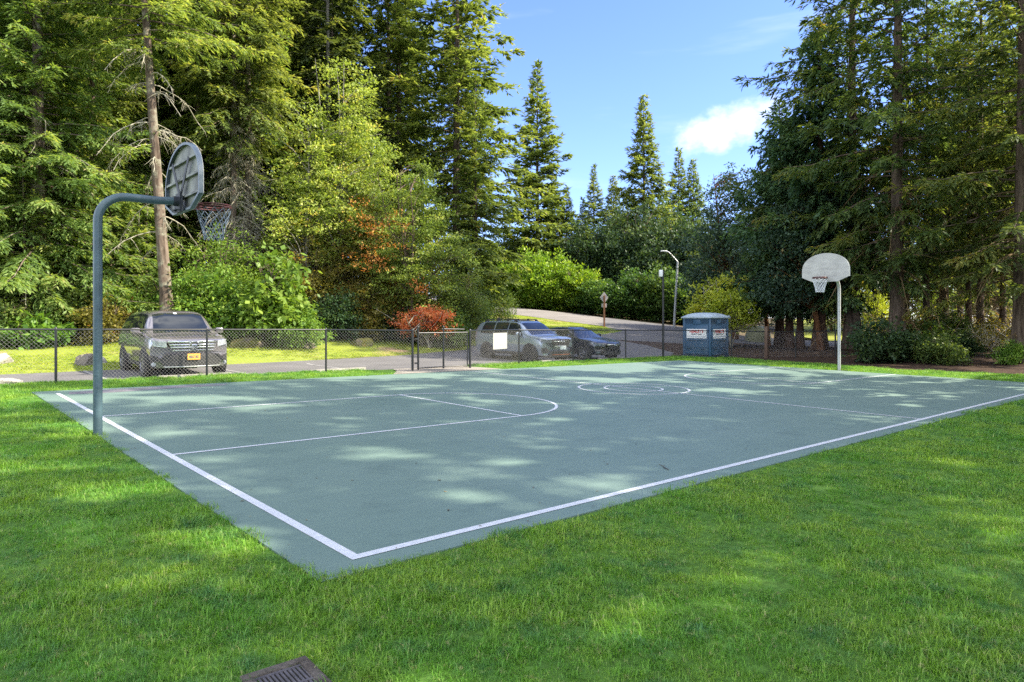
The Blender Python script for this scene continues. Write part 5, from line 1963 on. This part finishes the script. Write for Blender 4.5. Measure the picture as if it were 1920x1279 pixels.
def make_protos():
    P = PROTO
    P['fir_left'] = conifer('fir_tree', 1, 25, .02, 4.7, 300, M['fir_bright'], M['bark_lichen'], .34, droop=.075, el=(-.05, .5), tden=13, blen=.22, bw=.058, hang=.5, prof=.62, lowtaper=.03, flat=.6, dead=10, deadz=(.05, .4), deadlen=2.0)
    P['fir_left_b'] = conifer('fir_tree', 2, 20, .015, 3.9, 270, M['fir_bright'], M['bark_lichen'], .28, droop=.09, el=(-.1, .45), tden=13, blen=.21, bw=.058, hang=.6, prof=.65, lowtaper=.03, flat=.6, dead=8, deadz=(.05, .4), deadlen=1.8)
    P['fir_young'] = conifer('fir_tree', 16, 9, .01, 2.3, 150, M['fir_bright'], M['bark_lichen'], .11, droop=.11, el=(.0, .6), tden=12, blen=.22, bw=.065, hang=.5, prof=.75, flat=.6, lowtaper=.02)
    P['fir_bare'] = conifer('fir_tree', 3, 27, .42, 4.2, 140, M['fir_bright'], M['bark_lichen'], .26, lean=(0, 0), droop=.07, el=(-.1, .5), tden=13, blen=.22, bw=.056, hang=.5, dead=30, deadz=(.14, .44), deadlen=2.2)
    P['fir_snag'] = conifer('fir_tree', 4, 24, .36, 3.4, 150, M['fir_mid'], M['bark_lichen'], .20, droop=.08, el=(-.2, .5), tden=10, blen=.26, bw=.072, hang=.5, dead=120, deadz=(.14, .44), deadlen=1.5)
    P['fir_tall'] = conifer('fir_tree', 5, 27, .20, 4.2, 140, M['fir_mid'], M['bark'], .27, droop=.03, el=(-.2, .5), tden=9, blen=.32, bw=.10, hang=.3, gap=.08, ragged=.45, prof=.55)
    P['fir_tall_b'] = conifer('fir_tree', 6, 25, .08, 4.2, 185, M['fir_mid'], M['bark'], .25, droop=.03, el=(-.15, .55), tden=9, blen=.32, bw=.10, hang=.3, ragged=.4, prof=.6, lowtaper=.05)
    P['spire'] = conifer('fir_tree', 7, 20, .03, 4.4, 230, M['fir_mid'], M['bark'], .22, droop=.015, el=(-.12, .75), tden=10, blen=.38, bw=.12, hang=.2, prof=.98, ragged=.38, lowtaper=.03)
    P['spire_b'] = conifer('fir_tree', 8, 18, .03, 3.9, 250, M['fir_mid'], M['bark'], .2, droop=.06, el=(.05, .75), tden=9, blen=.34, bw=.12, hang=.45, prof=.85, ragged=.35, lowtaper=.03)
    P['wood_fir'] = conifer('forest_conifer', 9, 24, .10, 3.6, 200, M['fir_dark'], M['bark'], .22, droop=.05, el=(-.2, .5), tden=8, blen=.38, bw=.13, hang=.4, ragged=.4, prof=.6, dead=14, deadz=(.03, .2), deadlen=1.6)
    P['wood_fir_b'] = conifer('forest_conifer', 10, 26, .18, 3.3, 180, M['fir_dark'], M['bark_pale'], .2, droop=.06, el=(-.2, .5), tden=8, blen=.38, bw=.13, hang=.5, ragged=.45, prof=.6, dead=16, deadz=(.04, .22), deadlen=1.5)
    P['cedar'] = conifer('cedar_tree', 11, 17, .17, 3.8, 220, M['cedar'], M['bark_red'], .33, droop=.11, el=(.12, .7), tden=11, blen=.28, bw=.10, hang=.8, prof=.66, ragged=.6, flat=.7)
    P['cedar_b'] = conifer('cedar_tree', 12, 14, .15, 3.2, 190, M['cedar'], M['bark_red'], .26, droop=.12, el=(.15, .7), tden=11, blen=.28, bw=.10, hang=.85, prof=.72, ragged=.6, flat=.7)
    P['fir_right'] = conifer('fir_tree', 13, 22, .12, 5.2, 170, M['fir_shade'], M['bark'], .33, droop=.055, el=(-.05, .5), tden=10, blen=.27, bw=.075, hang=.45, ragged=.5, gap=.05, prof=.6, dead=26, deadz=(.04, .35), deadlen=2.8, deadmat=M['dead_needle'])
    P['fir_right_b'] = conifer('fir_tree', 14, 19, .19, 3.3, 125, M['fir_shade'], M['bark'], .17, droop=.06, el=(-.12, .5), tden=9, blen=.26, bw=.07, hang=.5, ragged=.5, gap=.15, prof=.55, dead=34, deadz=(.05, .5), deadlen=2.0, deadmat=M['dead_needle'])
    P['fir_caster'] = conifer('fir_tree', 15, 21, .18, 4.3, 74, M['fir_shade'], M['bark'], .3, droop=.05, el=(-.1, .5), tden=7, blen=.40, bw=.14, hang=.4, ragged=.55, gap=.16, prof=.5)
    # broadleaves
    P['alder'] = broadleaf('alder_tree', 21, 14.5, [(0, 0, 10.5, 1.7, 1.7, 3.8), (-.3, .2, 6.6, 2.7, 2.5, 3.0), (.5, -.3, 8.6, 2.0, 2.0, 2.6), (0, 0, 3.6, 2.0, 2.0, 1.8)], 330, 72, .13, M['alder'], M['bark_pale'], .13, crad=.44, stems=3, spread=.6, flatc=.30)
    P['alder_b'] = broadleaf('alder_tree', 22, 11, [(0, 0, 7.6, 1.5, 1.5, 3.0), (.2, .1, 4.6, 1.9, 1.9, 2.4)], 170, 70, .13, M['alder'], M['bark_pale'], .10, crad=.44, flatc=.30)
    P['vine_maple'] = broadleaf('maple_tree', 23, 8.4, [(0, 0, 5.2, 2.4, 2.2, 2.6), (1.0, -.3, 3.4, 2.2, 2.0, 2.2), (-1.0, .2, 2.8, 2.0, 1.8, 2.0), (.2, 0, 7.2, 1.2, 1.1, 1.2)], 390, 68, .115, M['vine'], M['bark'], .09, stems=4, spread=.9, crad=.40, flatc=.30,
        extra=[('red_leaves', (-1.4, -1.5, 5.3, 1.2, .7, .9), 560, M['rust_leaf']), ('red_leaves', (-1.8, -1.5, 3.7, 1.0, .7, .6), 380, M['rust_leaf']), ('red_leaves', (.6, -2.1, 2.6, .7, .3, .4), 120, M['rust_leaf'])])
    P['red_bush'] = broadleaf('maple_shrub', 24, 1.7, [(0, 0, 1.35, 1.35, .8, .36), (-.6, 0, 1.0, .9, .7, .40), (.6, 0, .8, .8, .6, .3)], 130, 44, .10, M['red_leaf'], M['deadwood'], .04, stems=3, spread=.35, crad=.24, droop=.8)
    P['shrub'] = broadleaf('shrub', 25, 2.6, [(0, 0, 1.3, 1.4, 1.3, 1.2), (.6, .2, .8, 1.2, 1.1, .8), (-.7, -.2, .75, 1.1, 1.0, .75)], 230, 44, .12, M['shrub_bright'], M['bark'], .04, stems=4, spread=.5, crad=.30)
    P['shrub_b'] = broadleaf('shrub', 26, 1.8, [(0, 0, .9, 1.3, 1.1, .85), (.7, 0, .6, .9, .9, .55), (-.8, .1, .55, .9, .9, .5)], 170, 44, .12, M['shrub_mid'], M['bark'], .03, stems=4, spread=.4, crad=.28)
    P['big_leaf'] = broadleaf('maple_sapling', 27, 4.0, [(0, 0, 2.2, 1.5, 1.3, 1.7), (.5, -.2, 1.2, 1.4, 1.2, 1.0), (-.6, .1, 1.3, 1.2, 1.2, 1.1)], 250, 16, .27, M['shrub_bright'], M['bark'], .05, stems=4, spread=.5, crad=.36, droop=.55)
    P['thicket'] = broadleaf('shrub', 28, 5.2, [(0, 0, 3.0, 2.2, 1.9, 2.3), (1.2, 0, 1.7, 1.9, 1.6, 1.6), (-1.3, .2, 1.7, 1.8, 1.6, 1.6)], 430, 42, .13, M['shrub_mid'], M['bark'], .07, stems=5, spread=.9, crad=.38)
    P['hedge_bush'] = broadleaf('laurel_shrub', 29, 5.0, [(0, 0, 2.4, 2.6, 2.0, 2.6), (1.4, 0, 1.7, 2.0, 1.8, 1.8), (-1.4, 0, 1.8, 2.0, 1.8, 1.9)], 430, 26, .28, M['hedge'], M['bark'], .06, stems=4, spread=.9, crad=.42, droop=-.5, tintgrad=.25)
    P['yew'] = broadleaf('yew_tree', 30, 8.0, [(0, 0, 4.4, 3.4, 3.0, 3.8), (2.0, 0, 3.0, 2.6, 2.4, 3.0), (-2.0, .2, 3.0, 2.6, 2.4, 3.0)], 700, 34, .26, M['shrub_dark'], M['bark'], .14, stems=4, spread=1.0, crad=.55, droop=.1)
    P['madrone'] = broadleaf('madrone_tree', 31, 11, [(0, 0, 7.6, 2.6, 2.4, 2.6), (-1.9, .3, 5.4, 2.4, 2.2, 2.0), (1.4, -.4, 5.0, 2.2, 2.0, 2.0), (-2.6, -.5, 3.4, 1.6, 1.5, 1.2), (.2, .3, 9.8, 1.2, 1.2, 1.4)], 520, 34, .17, M['madrone'], M['bark_madrone'], .19, lean=(-1.6, .4), crad=.42, forkz=.2)
    P['rhodo'] = broadleaf('rhododendron', 32, 3.0, [(0, 0, 1.9, 1.4, 1.2, 1.1), (-.5, 0, 2.4, 1.0, .9, .8)], 150, 26, .17, M['rhodo'], M['deadwood'], .035, stems=6, spread=.7, crad=.30, droop=-.2)
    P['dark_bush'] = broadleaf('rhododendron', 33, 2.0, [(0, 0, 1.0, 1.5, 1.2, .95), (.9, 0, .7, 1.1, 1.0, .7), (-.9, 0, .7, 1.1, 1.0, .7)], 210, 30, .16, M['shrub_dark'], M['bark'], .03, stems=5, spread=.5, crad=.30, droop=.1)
    P['brush'] = broadleaf('shrub', 34, 1.5, [(0, 0, .8, 1.2, .9, .7)], 60, 14, .10, M['shrub_gold'], M['deadwood'], .014, stems=9, spread=.8, crad=.3)
    P['fern'] = broadleaf('fern', 35, .8, [(0, 0, .38, .75, .7, .36)], 70, 30, .16, M['shrub_mid'], M['bark'], .012, stems=4, spread=.3, crad=.20, droop=.3, limb=False)


make_protos()


def height_scale(kind_h, px, D, top):
    P = at(px, D)
    return (zof(top, D) - G(*P)) / kind_h


def place_plants():
    gl = 'sunlit firs at the left edge'
    plant('fir_left', 72, 27.5, 'bright drooping fir with a thick trunk near the left edge of the photo', group=gl, rz=.3)
    plant('fir_left_b', 14, 30, 'bright fir with a slim trunk at the extreme left edge', group=gl, rz=1.2)
    plant('fir_left', -95, 27, 'bright fir cut by the left edge of the photo', group=gl, rz=2.6, scale=.95)
    plant('fir_left_b', 175, 32, 'bright drooping fir left of the bare mossy trunk', group=gl, rz=4.0, scale=1.05)
    plant('fir_left_b', 235, 36, 'bright fir behind the mossy dead branches', group=gl, rz=5.2, scale=1.1)
    for px, D, sc, lab in ((128, 29, 1.0, 'young bright fir between the thick trunk and the mossy branches'), (45, 26.8, .8, 'small bright fir low at the left edge'), (208, 30, .95, 'young bright fir right of the hoop pole'), (-25, 27, .9, 'young bright fir just outside the left edge'), (275, 31.5, .8, 'young bright fir left of the bare leaning trunk')):
        plant('fir_young', px, D, lab, group='young firs at the left edge', scale=sc)
    o = plant('fir_bare', 318, 27.5, 'tall leaning fir with a bare trunk and mossy dead limbs behind the dark car', rz=2.1)
    o.rotation_euler = (0, math.radians(-4.2), 0)
    # lean towards the left of the view
    o.rotation_euler = (Matrix.Rotation(math.radians(4.2), 3, Vector((-FW[0], -FW[1], 0))) @ Matrix.Rotation(2.1, 3, 'Z')).to_euler()
    plant('fir_snag', 437, 33, 'slim fir hung with grey dead branches right of the near hoop', rz=.4)
    plant('fir_snag', 466, 33.8, 'fir hung with grey dead branches, close right of its slim twin', rz=2.9, scale=1.08)
    plant('fir_tall', 372, 37, 'tall fir with a pale upper trunk above the near backboard', rz=.9, leaf='fir_bright')
    plant('fir_tall_b', 470, 39, 'broad sunlit fir top above the dead grey branches', rz=2.2, scale=1.1, leaf='fir_bright')
    o = plant('fir_tall', 540, 42, 'leaning fir trunk between the dead branches and the yellow alder', rz=3.3)
    o.rotation_euler = (Matrix.Rotation(math.radians(4), 3, Vector((-FW[0], -FW[1], 0))) @ Matrix.Rotation(3.3, 3, 'Z')).to_euler()
    plant('fir_tall_b', 610, 50, 'dark fir rising behind the top of the yellow alder', rz=1.0, scale=1.08)
    plant('fir_tall', 728, 46, 'tall fir, left trunk of the pair against the sky', rz=.2, scale=1.05)
    plant('fir_tall', 748, 47, 'tall fir, right trunk of the pair against the sky', rz=2.9, scale=1.12)
    plant('fir_tall_b', 856, 43, 'big fir with a long dark trunk at the left edge of the open sky', rz=.5, scale=1.32, sz=1.15)
    plant('fir_tall_b', 892, 40, 'shorter bushy fir below the big fir beside the hill road', rz=3.6, scale=.52, sz=.60)
    # deep forest behind
    rg = random.Random(4)
    k = 0
    for D, lo, hi, n in ((40, -330, 640, 10), (46, -400, 700, 11), (54, -420, 820, 11), (64, -300, 900, 9)):
        for i in range(n):
            px = lo + (hi - lo) * (i + .5) / n + rg.uniform(-28, 28)
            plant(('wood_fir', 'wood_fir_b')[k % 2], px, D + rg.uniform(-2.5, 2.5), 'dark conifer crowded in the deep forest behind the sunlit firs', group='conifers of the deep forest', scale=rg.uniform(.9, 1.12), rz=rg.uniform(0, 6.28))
            k += 1
    # sky line firs
    plant('spire', 1008, 82, 'pointed fir standing alone against the sky right of the big fir', scale=1.6, sz=height_scale(20, 1008, 82, 122), rz=.7)
    plant('spire_b', 1207, 84, 'fir with a crooked broken top in the middle of the sky', scale=1.45, sz=height_scale(18, 1207, 84, 180), rz=2.0)
    far = 'distant pointed firs on the skyline'
    for px, D, top, lab, kd in ((1062, 84, 352, 'pale green fir at the foot of the pointed fir', 'spire_b'), (1092, 86, 372, 'pale green fir left of the tiny distant spires', 'spire'), (1114, 104, 312, 'thin distant fir, taller of the two tiny spires left of the crooked fir', 'spire'),
                            (1150, 104, 330, 'small distant fir close left of the crooked fir', 'spire_b'), (1272, 98, 280, 'thin distant fir right of the crooked fir', 'spire'), (1300, 96, 300, 'distant fir behind the leafy madrone top', 'spire_b'), (1040, 92, 330, 'dim fir behind the pointed fir', 'spire')):
        s = height_scale(20 if kd == 'spire' else 18, px, D, top)
        plant(kd, px, D, lab, group=far, scale=s, sz=s)
    mid = 'rounded yews behind the laurel hedge'
    for px, D, top, lab, lf in ((1085, 79, 420, 'rounded yew behind the brightest part of the hedge', None), (1150, 79, 395, 'dark rounded yew left of centre behind the hedge', None), (1215, 78, 385, 'dark rounded yew below the crooked fir', None), (1275, 78, 400, 'dark rounded yew behind the street lamp', None),
                            (1330, 75, 410, 'dark rounded yew right of the street lamp', None), (1010, 81, 425, 'olive yew behind the left half of the hedge', 'shrub_mid'), (950, 85, 430, 'olive yew at the left end of the hedge', 'shrub_mid'), (1180, 88, 372, 'olive tree top seen over the dark yews', 'shrub_mid'), (1250, 88, 376, 'olive tree top right of the crooked fir', 'shrub_mid')):
        plant('yew', px, D, lab, group=mid, scale=1.12, sz=height_scale(8.2, px, D, top), leaf=lf)
    hg = 'laurel bushes of the hedge along the hill road'
    for px, D, top, lab, lf in ((918, 78.2, 520, 'laurel bush at the far left end of the hedge', None), (955, 76.2, 490, 'bright laurel bush second from the left end of the hedge', None), (995, 74.7, 470, 'tallest bright laurel bush of the hedge', None), (1035, 73.2, 472, 'bright laurel bush near the middle of the hedge', None), (1075, 71.7, 492, 'bright laurel bush left of the diamond sign', None),
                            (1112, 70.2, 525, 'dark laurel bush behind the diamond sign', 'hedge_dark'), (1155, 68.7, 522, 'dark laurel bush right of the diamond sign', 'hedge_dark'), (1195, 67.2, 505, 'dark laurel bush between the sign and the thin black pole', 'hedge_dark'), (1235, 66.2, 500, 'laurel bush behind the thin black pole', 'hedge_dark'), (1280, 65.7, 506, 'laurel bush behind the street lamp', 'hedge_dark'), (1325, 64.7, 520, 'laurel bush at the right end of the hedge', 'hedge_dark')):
        plant('hedge_bush', px, D, lab, 'shrub', hg, scale=1.0, sz=height_scale(5.2, px, D, top), leaf=lf)
    # sunlit broadleaves on the left bank
    plant('alder', 640, 34, 'tall yellow green alder in front of the dark firs', rz=.4, scale=1.0)
    plant('alder_b', 575, 33, 'slender golden topped alder left of the tall alder', rz=2.0, scale=1.08)
    plant('alder_b', 700, 35.5, 'light green alder between the tall alder and the vine maple', rz=3.1, scale=1.0)
    rzv = math.atan2(-FW[1], -FW[0]) + PI / 2
    plant('vine_maple', 775, 32.5, 'spreading yellow green maple with patches of red leaves', rz=rzv)
    plant('vine_maple', 690, 34, 'olive maple in the shade left of the red leaved maple', rz=rzv + 2.5, scale=.8, leaf='shrub_gold')
    plant('red_bush', 805, 31.3, 'low orange red maple shrub hanging over the verge', 'shrub', rz=rzv, scale=1.05)
    plant('brush', 790, 31.6, 'grey brown twigs under the low orange maple', 'shrub', scale=1.15)
    plant('shrub_b', 835, 32.2, 'olive shrub hidden behind the low orange maple', 'shrub', scale=1.0, leaf='shrub_mid')
    sb = 'understorey shrubs on the left bank'
    for kd, px, D, s, lf, lab in (('shrub_b', 25, 25.8, .9, None, 'low green shrub at the left edge behind the fence'), ('fern', 62, 25.4, 1.4, 'shrub_bright', 'small ferny clump left of the first fence post'), ('shrub', 130, 27.5, .85, 'shrub_mid', 'olive shrub left of the hoop pole'), ('shrub_b', 205, 27, .95, 'shrub_gold', 'golden green shrub right of the hoop pole'),
                              ('shrub', 250, 29, .9, 'shrub_bright', 'bright shrub behind the roof of the dark car'), ('shrub', 385, 28.5, 1.25, None, 'tall light green shrub right of the bare trunk'), ('thicket', 420, 30.5, .9, 'shrub_bright', 'tallest bright thicket below the near net'), ('shrub', 470, 28.5, 1.0, None, 'bright shrub right of the dark car'),
                              ('shrub_b', 545, 28.2, 1.0, 'shrub_bright', 'low bright shrub left of the fence post with two boulders'), ('thicket', 585, 33, .85, 'shrub_gold', 'rusty gold thicket in the shade left of the alder trunk'), ('thicket', 520, 36, .95, 'shrub_gold', 'orange tinged thicket below the leaning trunk'), ('shrub', 625, 31, .9, 'shrub_dark', 'dark green shrub above the mossy boulder'),
                              ('thicket', 650, 33.5, .75, 'shrub_gold', 'olive gold thicket under the tall alder'), ('shrub', 700, 32, .95, 'shrub_gold', 'brownish shrub left of the gate post'), ('shrub_b', 745, 32.2, .9, 'shrub_dark', 'dark low shrub behind the gate post'), ('thicket', 860, 35, .75, 'fir_mid', 'feathery green shrub right of the orange red maple'),
                              ('shrub', 880, 36.8, .95, None, 'light green shrub beside the small white notice'), ('thicket', 905, 46, .8, 'shrub_mid', 'shrub at the foot of the bushy fir by the hill road'), ('shrub', 320, 30, 1.1, 'shrub_mid', 'olive shrub at the foot of the bare leaning trunk'), ('thicket', 110, 33, .9, 'shrub_mid', 'shaded thicket between the left firs'),
                              ('thicket', 250, 37, .9, 'shrub_dark', 'dark thicket behind the hoop pole'), ('thicket', 745, 37, 1.0, 'shrub_gold', 'gold thicket behind the vine maple'), ('thicket', 460, 41, 1.0, 'shrub_dark', 'dark thicket deep behind the dead branches'), ('shrub', -60, 26.5, 1.0, 'shrub_mid', 'green shrub beyond the left edge of the photo')):
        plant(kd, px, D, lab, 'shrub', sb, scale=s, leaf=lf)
    plant('big_leaf', 520, 28.2, 'bright maple sapling with large drooping leaves right of the dark car', 'tree', scale=1.0, rz=1.0)
    # right side: shaded woodland
    plant('cedar', 1537, 36, 'tall blue green cedar left of the far hoop', rz=.8, scale=1.0, sz=1.0)
    plant('cedar_b', 1462, 39, 'shorter blue green cedar with a leaning tip at the right edge of the sky', rz=2.4, scale=1.0)
    plant('cedar_b', 1500, 37, 'lower cedar between the two blue green cedars', rz=4.4, scale=.8)
    plant('cedar', 1480, 37.5, 'thick trunked cedar behind the timber fence post', rz=5.0, scale=.72)
    plant('madrone', 1540, 35.5, 'leaning madrone with an orange trunk left of the far hoop', rz=math.atan2(RT[1], RT[0]) + .2, scale=.9)
    plant('madrone', 1380, 48, 'airy madrone whose leafy top stands against the sky', rz=math.atan2(RT[1], RT[0]) + .5, scale=1.12, dz=-.1)
    plant('madrone', 1440, 42, 'dark low madrone above the yellow rhododendron', rz=math.atan2(RT[1], RT[0]) + 1.0, scale=.8)
    plant('yew', 1350, 55, 'dark yew behind the blue toilet', scale=.9)
    plant('rhodo', 1372, 36.5, 'yellow green rhododendron with pale stems beside the blue toilet', 'shrub', scale=1.0)
    plant('rhodo', 1345, 38.5, 'yellow topped rhododendron rising behind the toilet roof', 'shrub', scale=1.22)
    gr = 'firs of the shaded right woodland'
    for kd, px, D, s, lab in (('fir_right', 1682, 31, 1.0, 'great dark fir with a thick trunk right of the far hoop'), ('fir_right_b', 1737, 36, 1.05, 'leaning trunked fir right of the dark bushes'), ('fir_right_b', 1800, 47, 1.2, 'slim fir before the sunny lawn at the right'), ('fir_right_b', 1816, 36, .95, 'thin trunked fir, left of two close thin trunks at the right'), ('fir_right_b', 1838, 34, 1.05, 'thin trunked fir, right of two close thin trunks at the right'),
                          ('fir_right_b', 1880, 37, 1.0, 'wispy young fir near the right edge'), ('fir_right', 1915, 27, .95, 'fir with a straight trunk at the right edge of the photo'), ('fir_right', 2030, 30, 1.0, 'fir beyond the right edge of the photo'), ('fir_right', 1598, 35.5, 1.12, 'dark fir behind the far backboard, its top branches reaching left over the cedar'), ('fir_right_b', 1590, 42, 1.0, 'dark slender fir behind the far hoop pole'),
                          ('fir_right', 1770, 44, .95, 'sun flecked fir high between the trunks at the right'), ('fir_right', 1870, 50, 1.0, 'backlit fir beyond the thin trunks at the right'), ('fir_right_b', 1960, 36, 1.05, 'slim fir outside the right edge'), ('fir_right_b', 1700, 45, 1.1, 'slim fir behind the great dark fir')):
        plant(kd, px, D, lab, group=gr, scale=s, sz=s * (1.3 if px == 1682 else 1.1 if kd == 'fir_right' else 1))
    for px, D, s, kd, lf, lab in ((1655, 28.3, .92, 'dark_bush', None, 'large dark rhododendron right of the far hoop pole'), (1700, 28.6, .55, 'dark_bush', None, 'dark rhododendron at the right end of the dark mass'), (1762, 27, .62, 'dark_bush', 'shrub_mid', 'small lighter rhododendron right of the dark mass'),
                              (1745, 31, .8, 'dark_bush', 'shrub_mid', 'low green bush in front of the leaning trunk'), (1855, 33, .8, 'shrub_b', 'shrub_gold', 'golden brush between the thin trunks and the right edge'), (1800, 30.5, .55, 'dark_bush', 'shrub_dark', 'little dark bush before the slim fir'), (1660, 40, 1.5, 'brush', None, 'brown brush deep between the great fir and the far hoop'), (1725, 41, 1.5, 'brush', 'shrub_mid', 'brush deep behind the leaning trunk'), (1790, 40, 1.4, 'brush', None, 'brown brush deep behind the slim fir'), (1860, 42, 1.6, 'brush', 'shrub_gold', 'golden brush deep behind the wispy young fir'), (1925, 38, 1.5, 'brush', None, 'brown brush deep at the right edge'), (1870, 29.5, 1.0, 'brush', None, 'twiggy brown brush near the right edge'), (1830, 31.5, .9, 'brush', 'shrub_mid', 'twiggy brush between the thin trunks'), (1895, 26.6, .5, 'shrub_b', 'shrub_bright', 'little light green shrub at the foot of the right edge trunk'), (1720, 33, .9, 'shrub_b', 'shrub_gold', 'golden shrub beside the leaning trunk'), (1775, 34, .8, 'shrub', 'shrub_mid', 'upright green shrub in front of the sunny lawn')):
        plant(kd, px, D, lab, 'shrub', 'bushes in the mulch bed', scale=s, leaf=lf)
    # sunlit shrubs far beyond the woodland
    for px, D, s, lab in ((1600, 66, .95, 'sunlit yellow green alder far behind the far hoop'), (1690, 72, 1.05, 'sunlit alder far behind the great dark fir'), (1760, 64, .9, 'sunlit alder far behind the sunny lawn'), (1820, 76, 1.05, 'tall sunlit alder far beyond the thin trunks'), (1890, 66, .95, 'sunlit alder far behind the wispy young fir'), (1960, 70, 1.0, 'sunlit alder beyond the right edge of the photo')):
        plant('alder', px, D, lab, group='sunlit alders beyond the right woodland', scale=s)
    for px, D, s, lf, lab in ((1640, 62, 1.1, 'rhodo', 'sunlit yellow thicket far behind the dark bushes'), (1740, 66, 1.2, 'rhodo', 'sunlit yellow thicket beyond the leaning trunk'), (1840, 70, 1.2, 'alder', 'sunlit thicket far beyond the thin trunks'), (1930, 72, 1.3, 'rhodo', 'sunlit thicket far off at the right edge'), (1560, 64, 1.2, 'shrub_mid', 'thicket across the street behind the leaning madrone'), (1460, 66, 1.1, 'shrub_dark', 'dark thicket across the street right of the utility cover')):
        plant('thicket', px, D, lab, 'shrub', 'thickets across the street', scale=s, leaf=lf)
    # the same wood goes on out of frame along the right of the court
    for x, y, s in ((16, -13.5, 1.0), (8.5, -11, .9), (14.5, -8, .95), (18.5, -6.5, 1.0), (22.5, -8.5, 1.0), (26.5, -6.5, .95), (11, -12.5, .95), (21, -14, 1.0), (6.5, -16, .9)):
        plant('fir_caster', 0, 0, 'fir of the wood along the right side of the lawn, outside the photo', group='firs outside the photo', scale=s * 1.07, xy=(x, y))
    for x, y, s in ((78, 14, 1.0), (86, 6, 1.05)):
        plant('wood_fir', 0, 0, 'dark conifer crowded in the wood behind the right trunks', group='conifers behind the right trunks', scale=s, xy=(x, y))


place_plants()
for k_, p_ in PROTO.items():
    if k_ not in used:
        for c_ in list(p_.children): bpy.data.objects.remove(c_)
        bpy.data.objects.remove(p_)


def litter():
    """dry needles and small leaves blown over the court, thicker along its edges"""
    rg = np.random.default_rng(77)
    n = 1500
    x = rg.uniform(CX0 + .05, CX1 - .05, n); y = rg.uniform(CY0 + .05, CY1 - .05, n)
    e = np.minimum.reduce([x - CX0, CX1 - x, y - CY0, CY1 - y])
    ok = rg.uniform(0, 1, n) < np.where(e < .5, .9, .28)
    x, y = x[ok], y[ok]; n = len(x)
    z = plane(x, y) + .007
    a = rg.uniform(0, 2 * PI, n)
    D = np.stack([np.cos(a), np.sin(a), rg.normal(0, .08, n)], -1)
    L = rg.uniform(.015, .05, n)
    V, F = leaf_quads(np.stack([x, y, z], -1), D, np.tile([0., 0., 1.], (n, 1)), L, L * rg.uniform(.12, .55, n))
    o = nobj('fallen_leaves', V, F, M['litter'], tint=rg.uniform(0, 1, n))
    tag(o, 'dry needles and small leaves scattered on the court', 'leaves', kind='stuff')


M['litter'] = leafmat('litter', [(0.0, (.05, .035, .02)), (.6, (.16, .11, .05)), (1.0, (.30, .24, .12))], trans=.1)
litter()
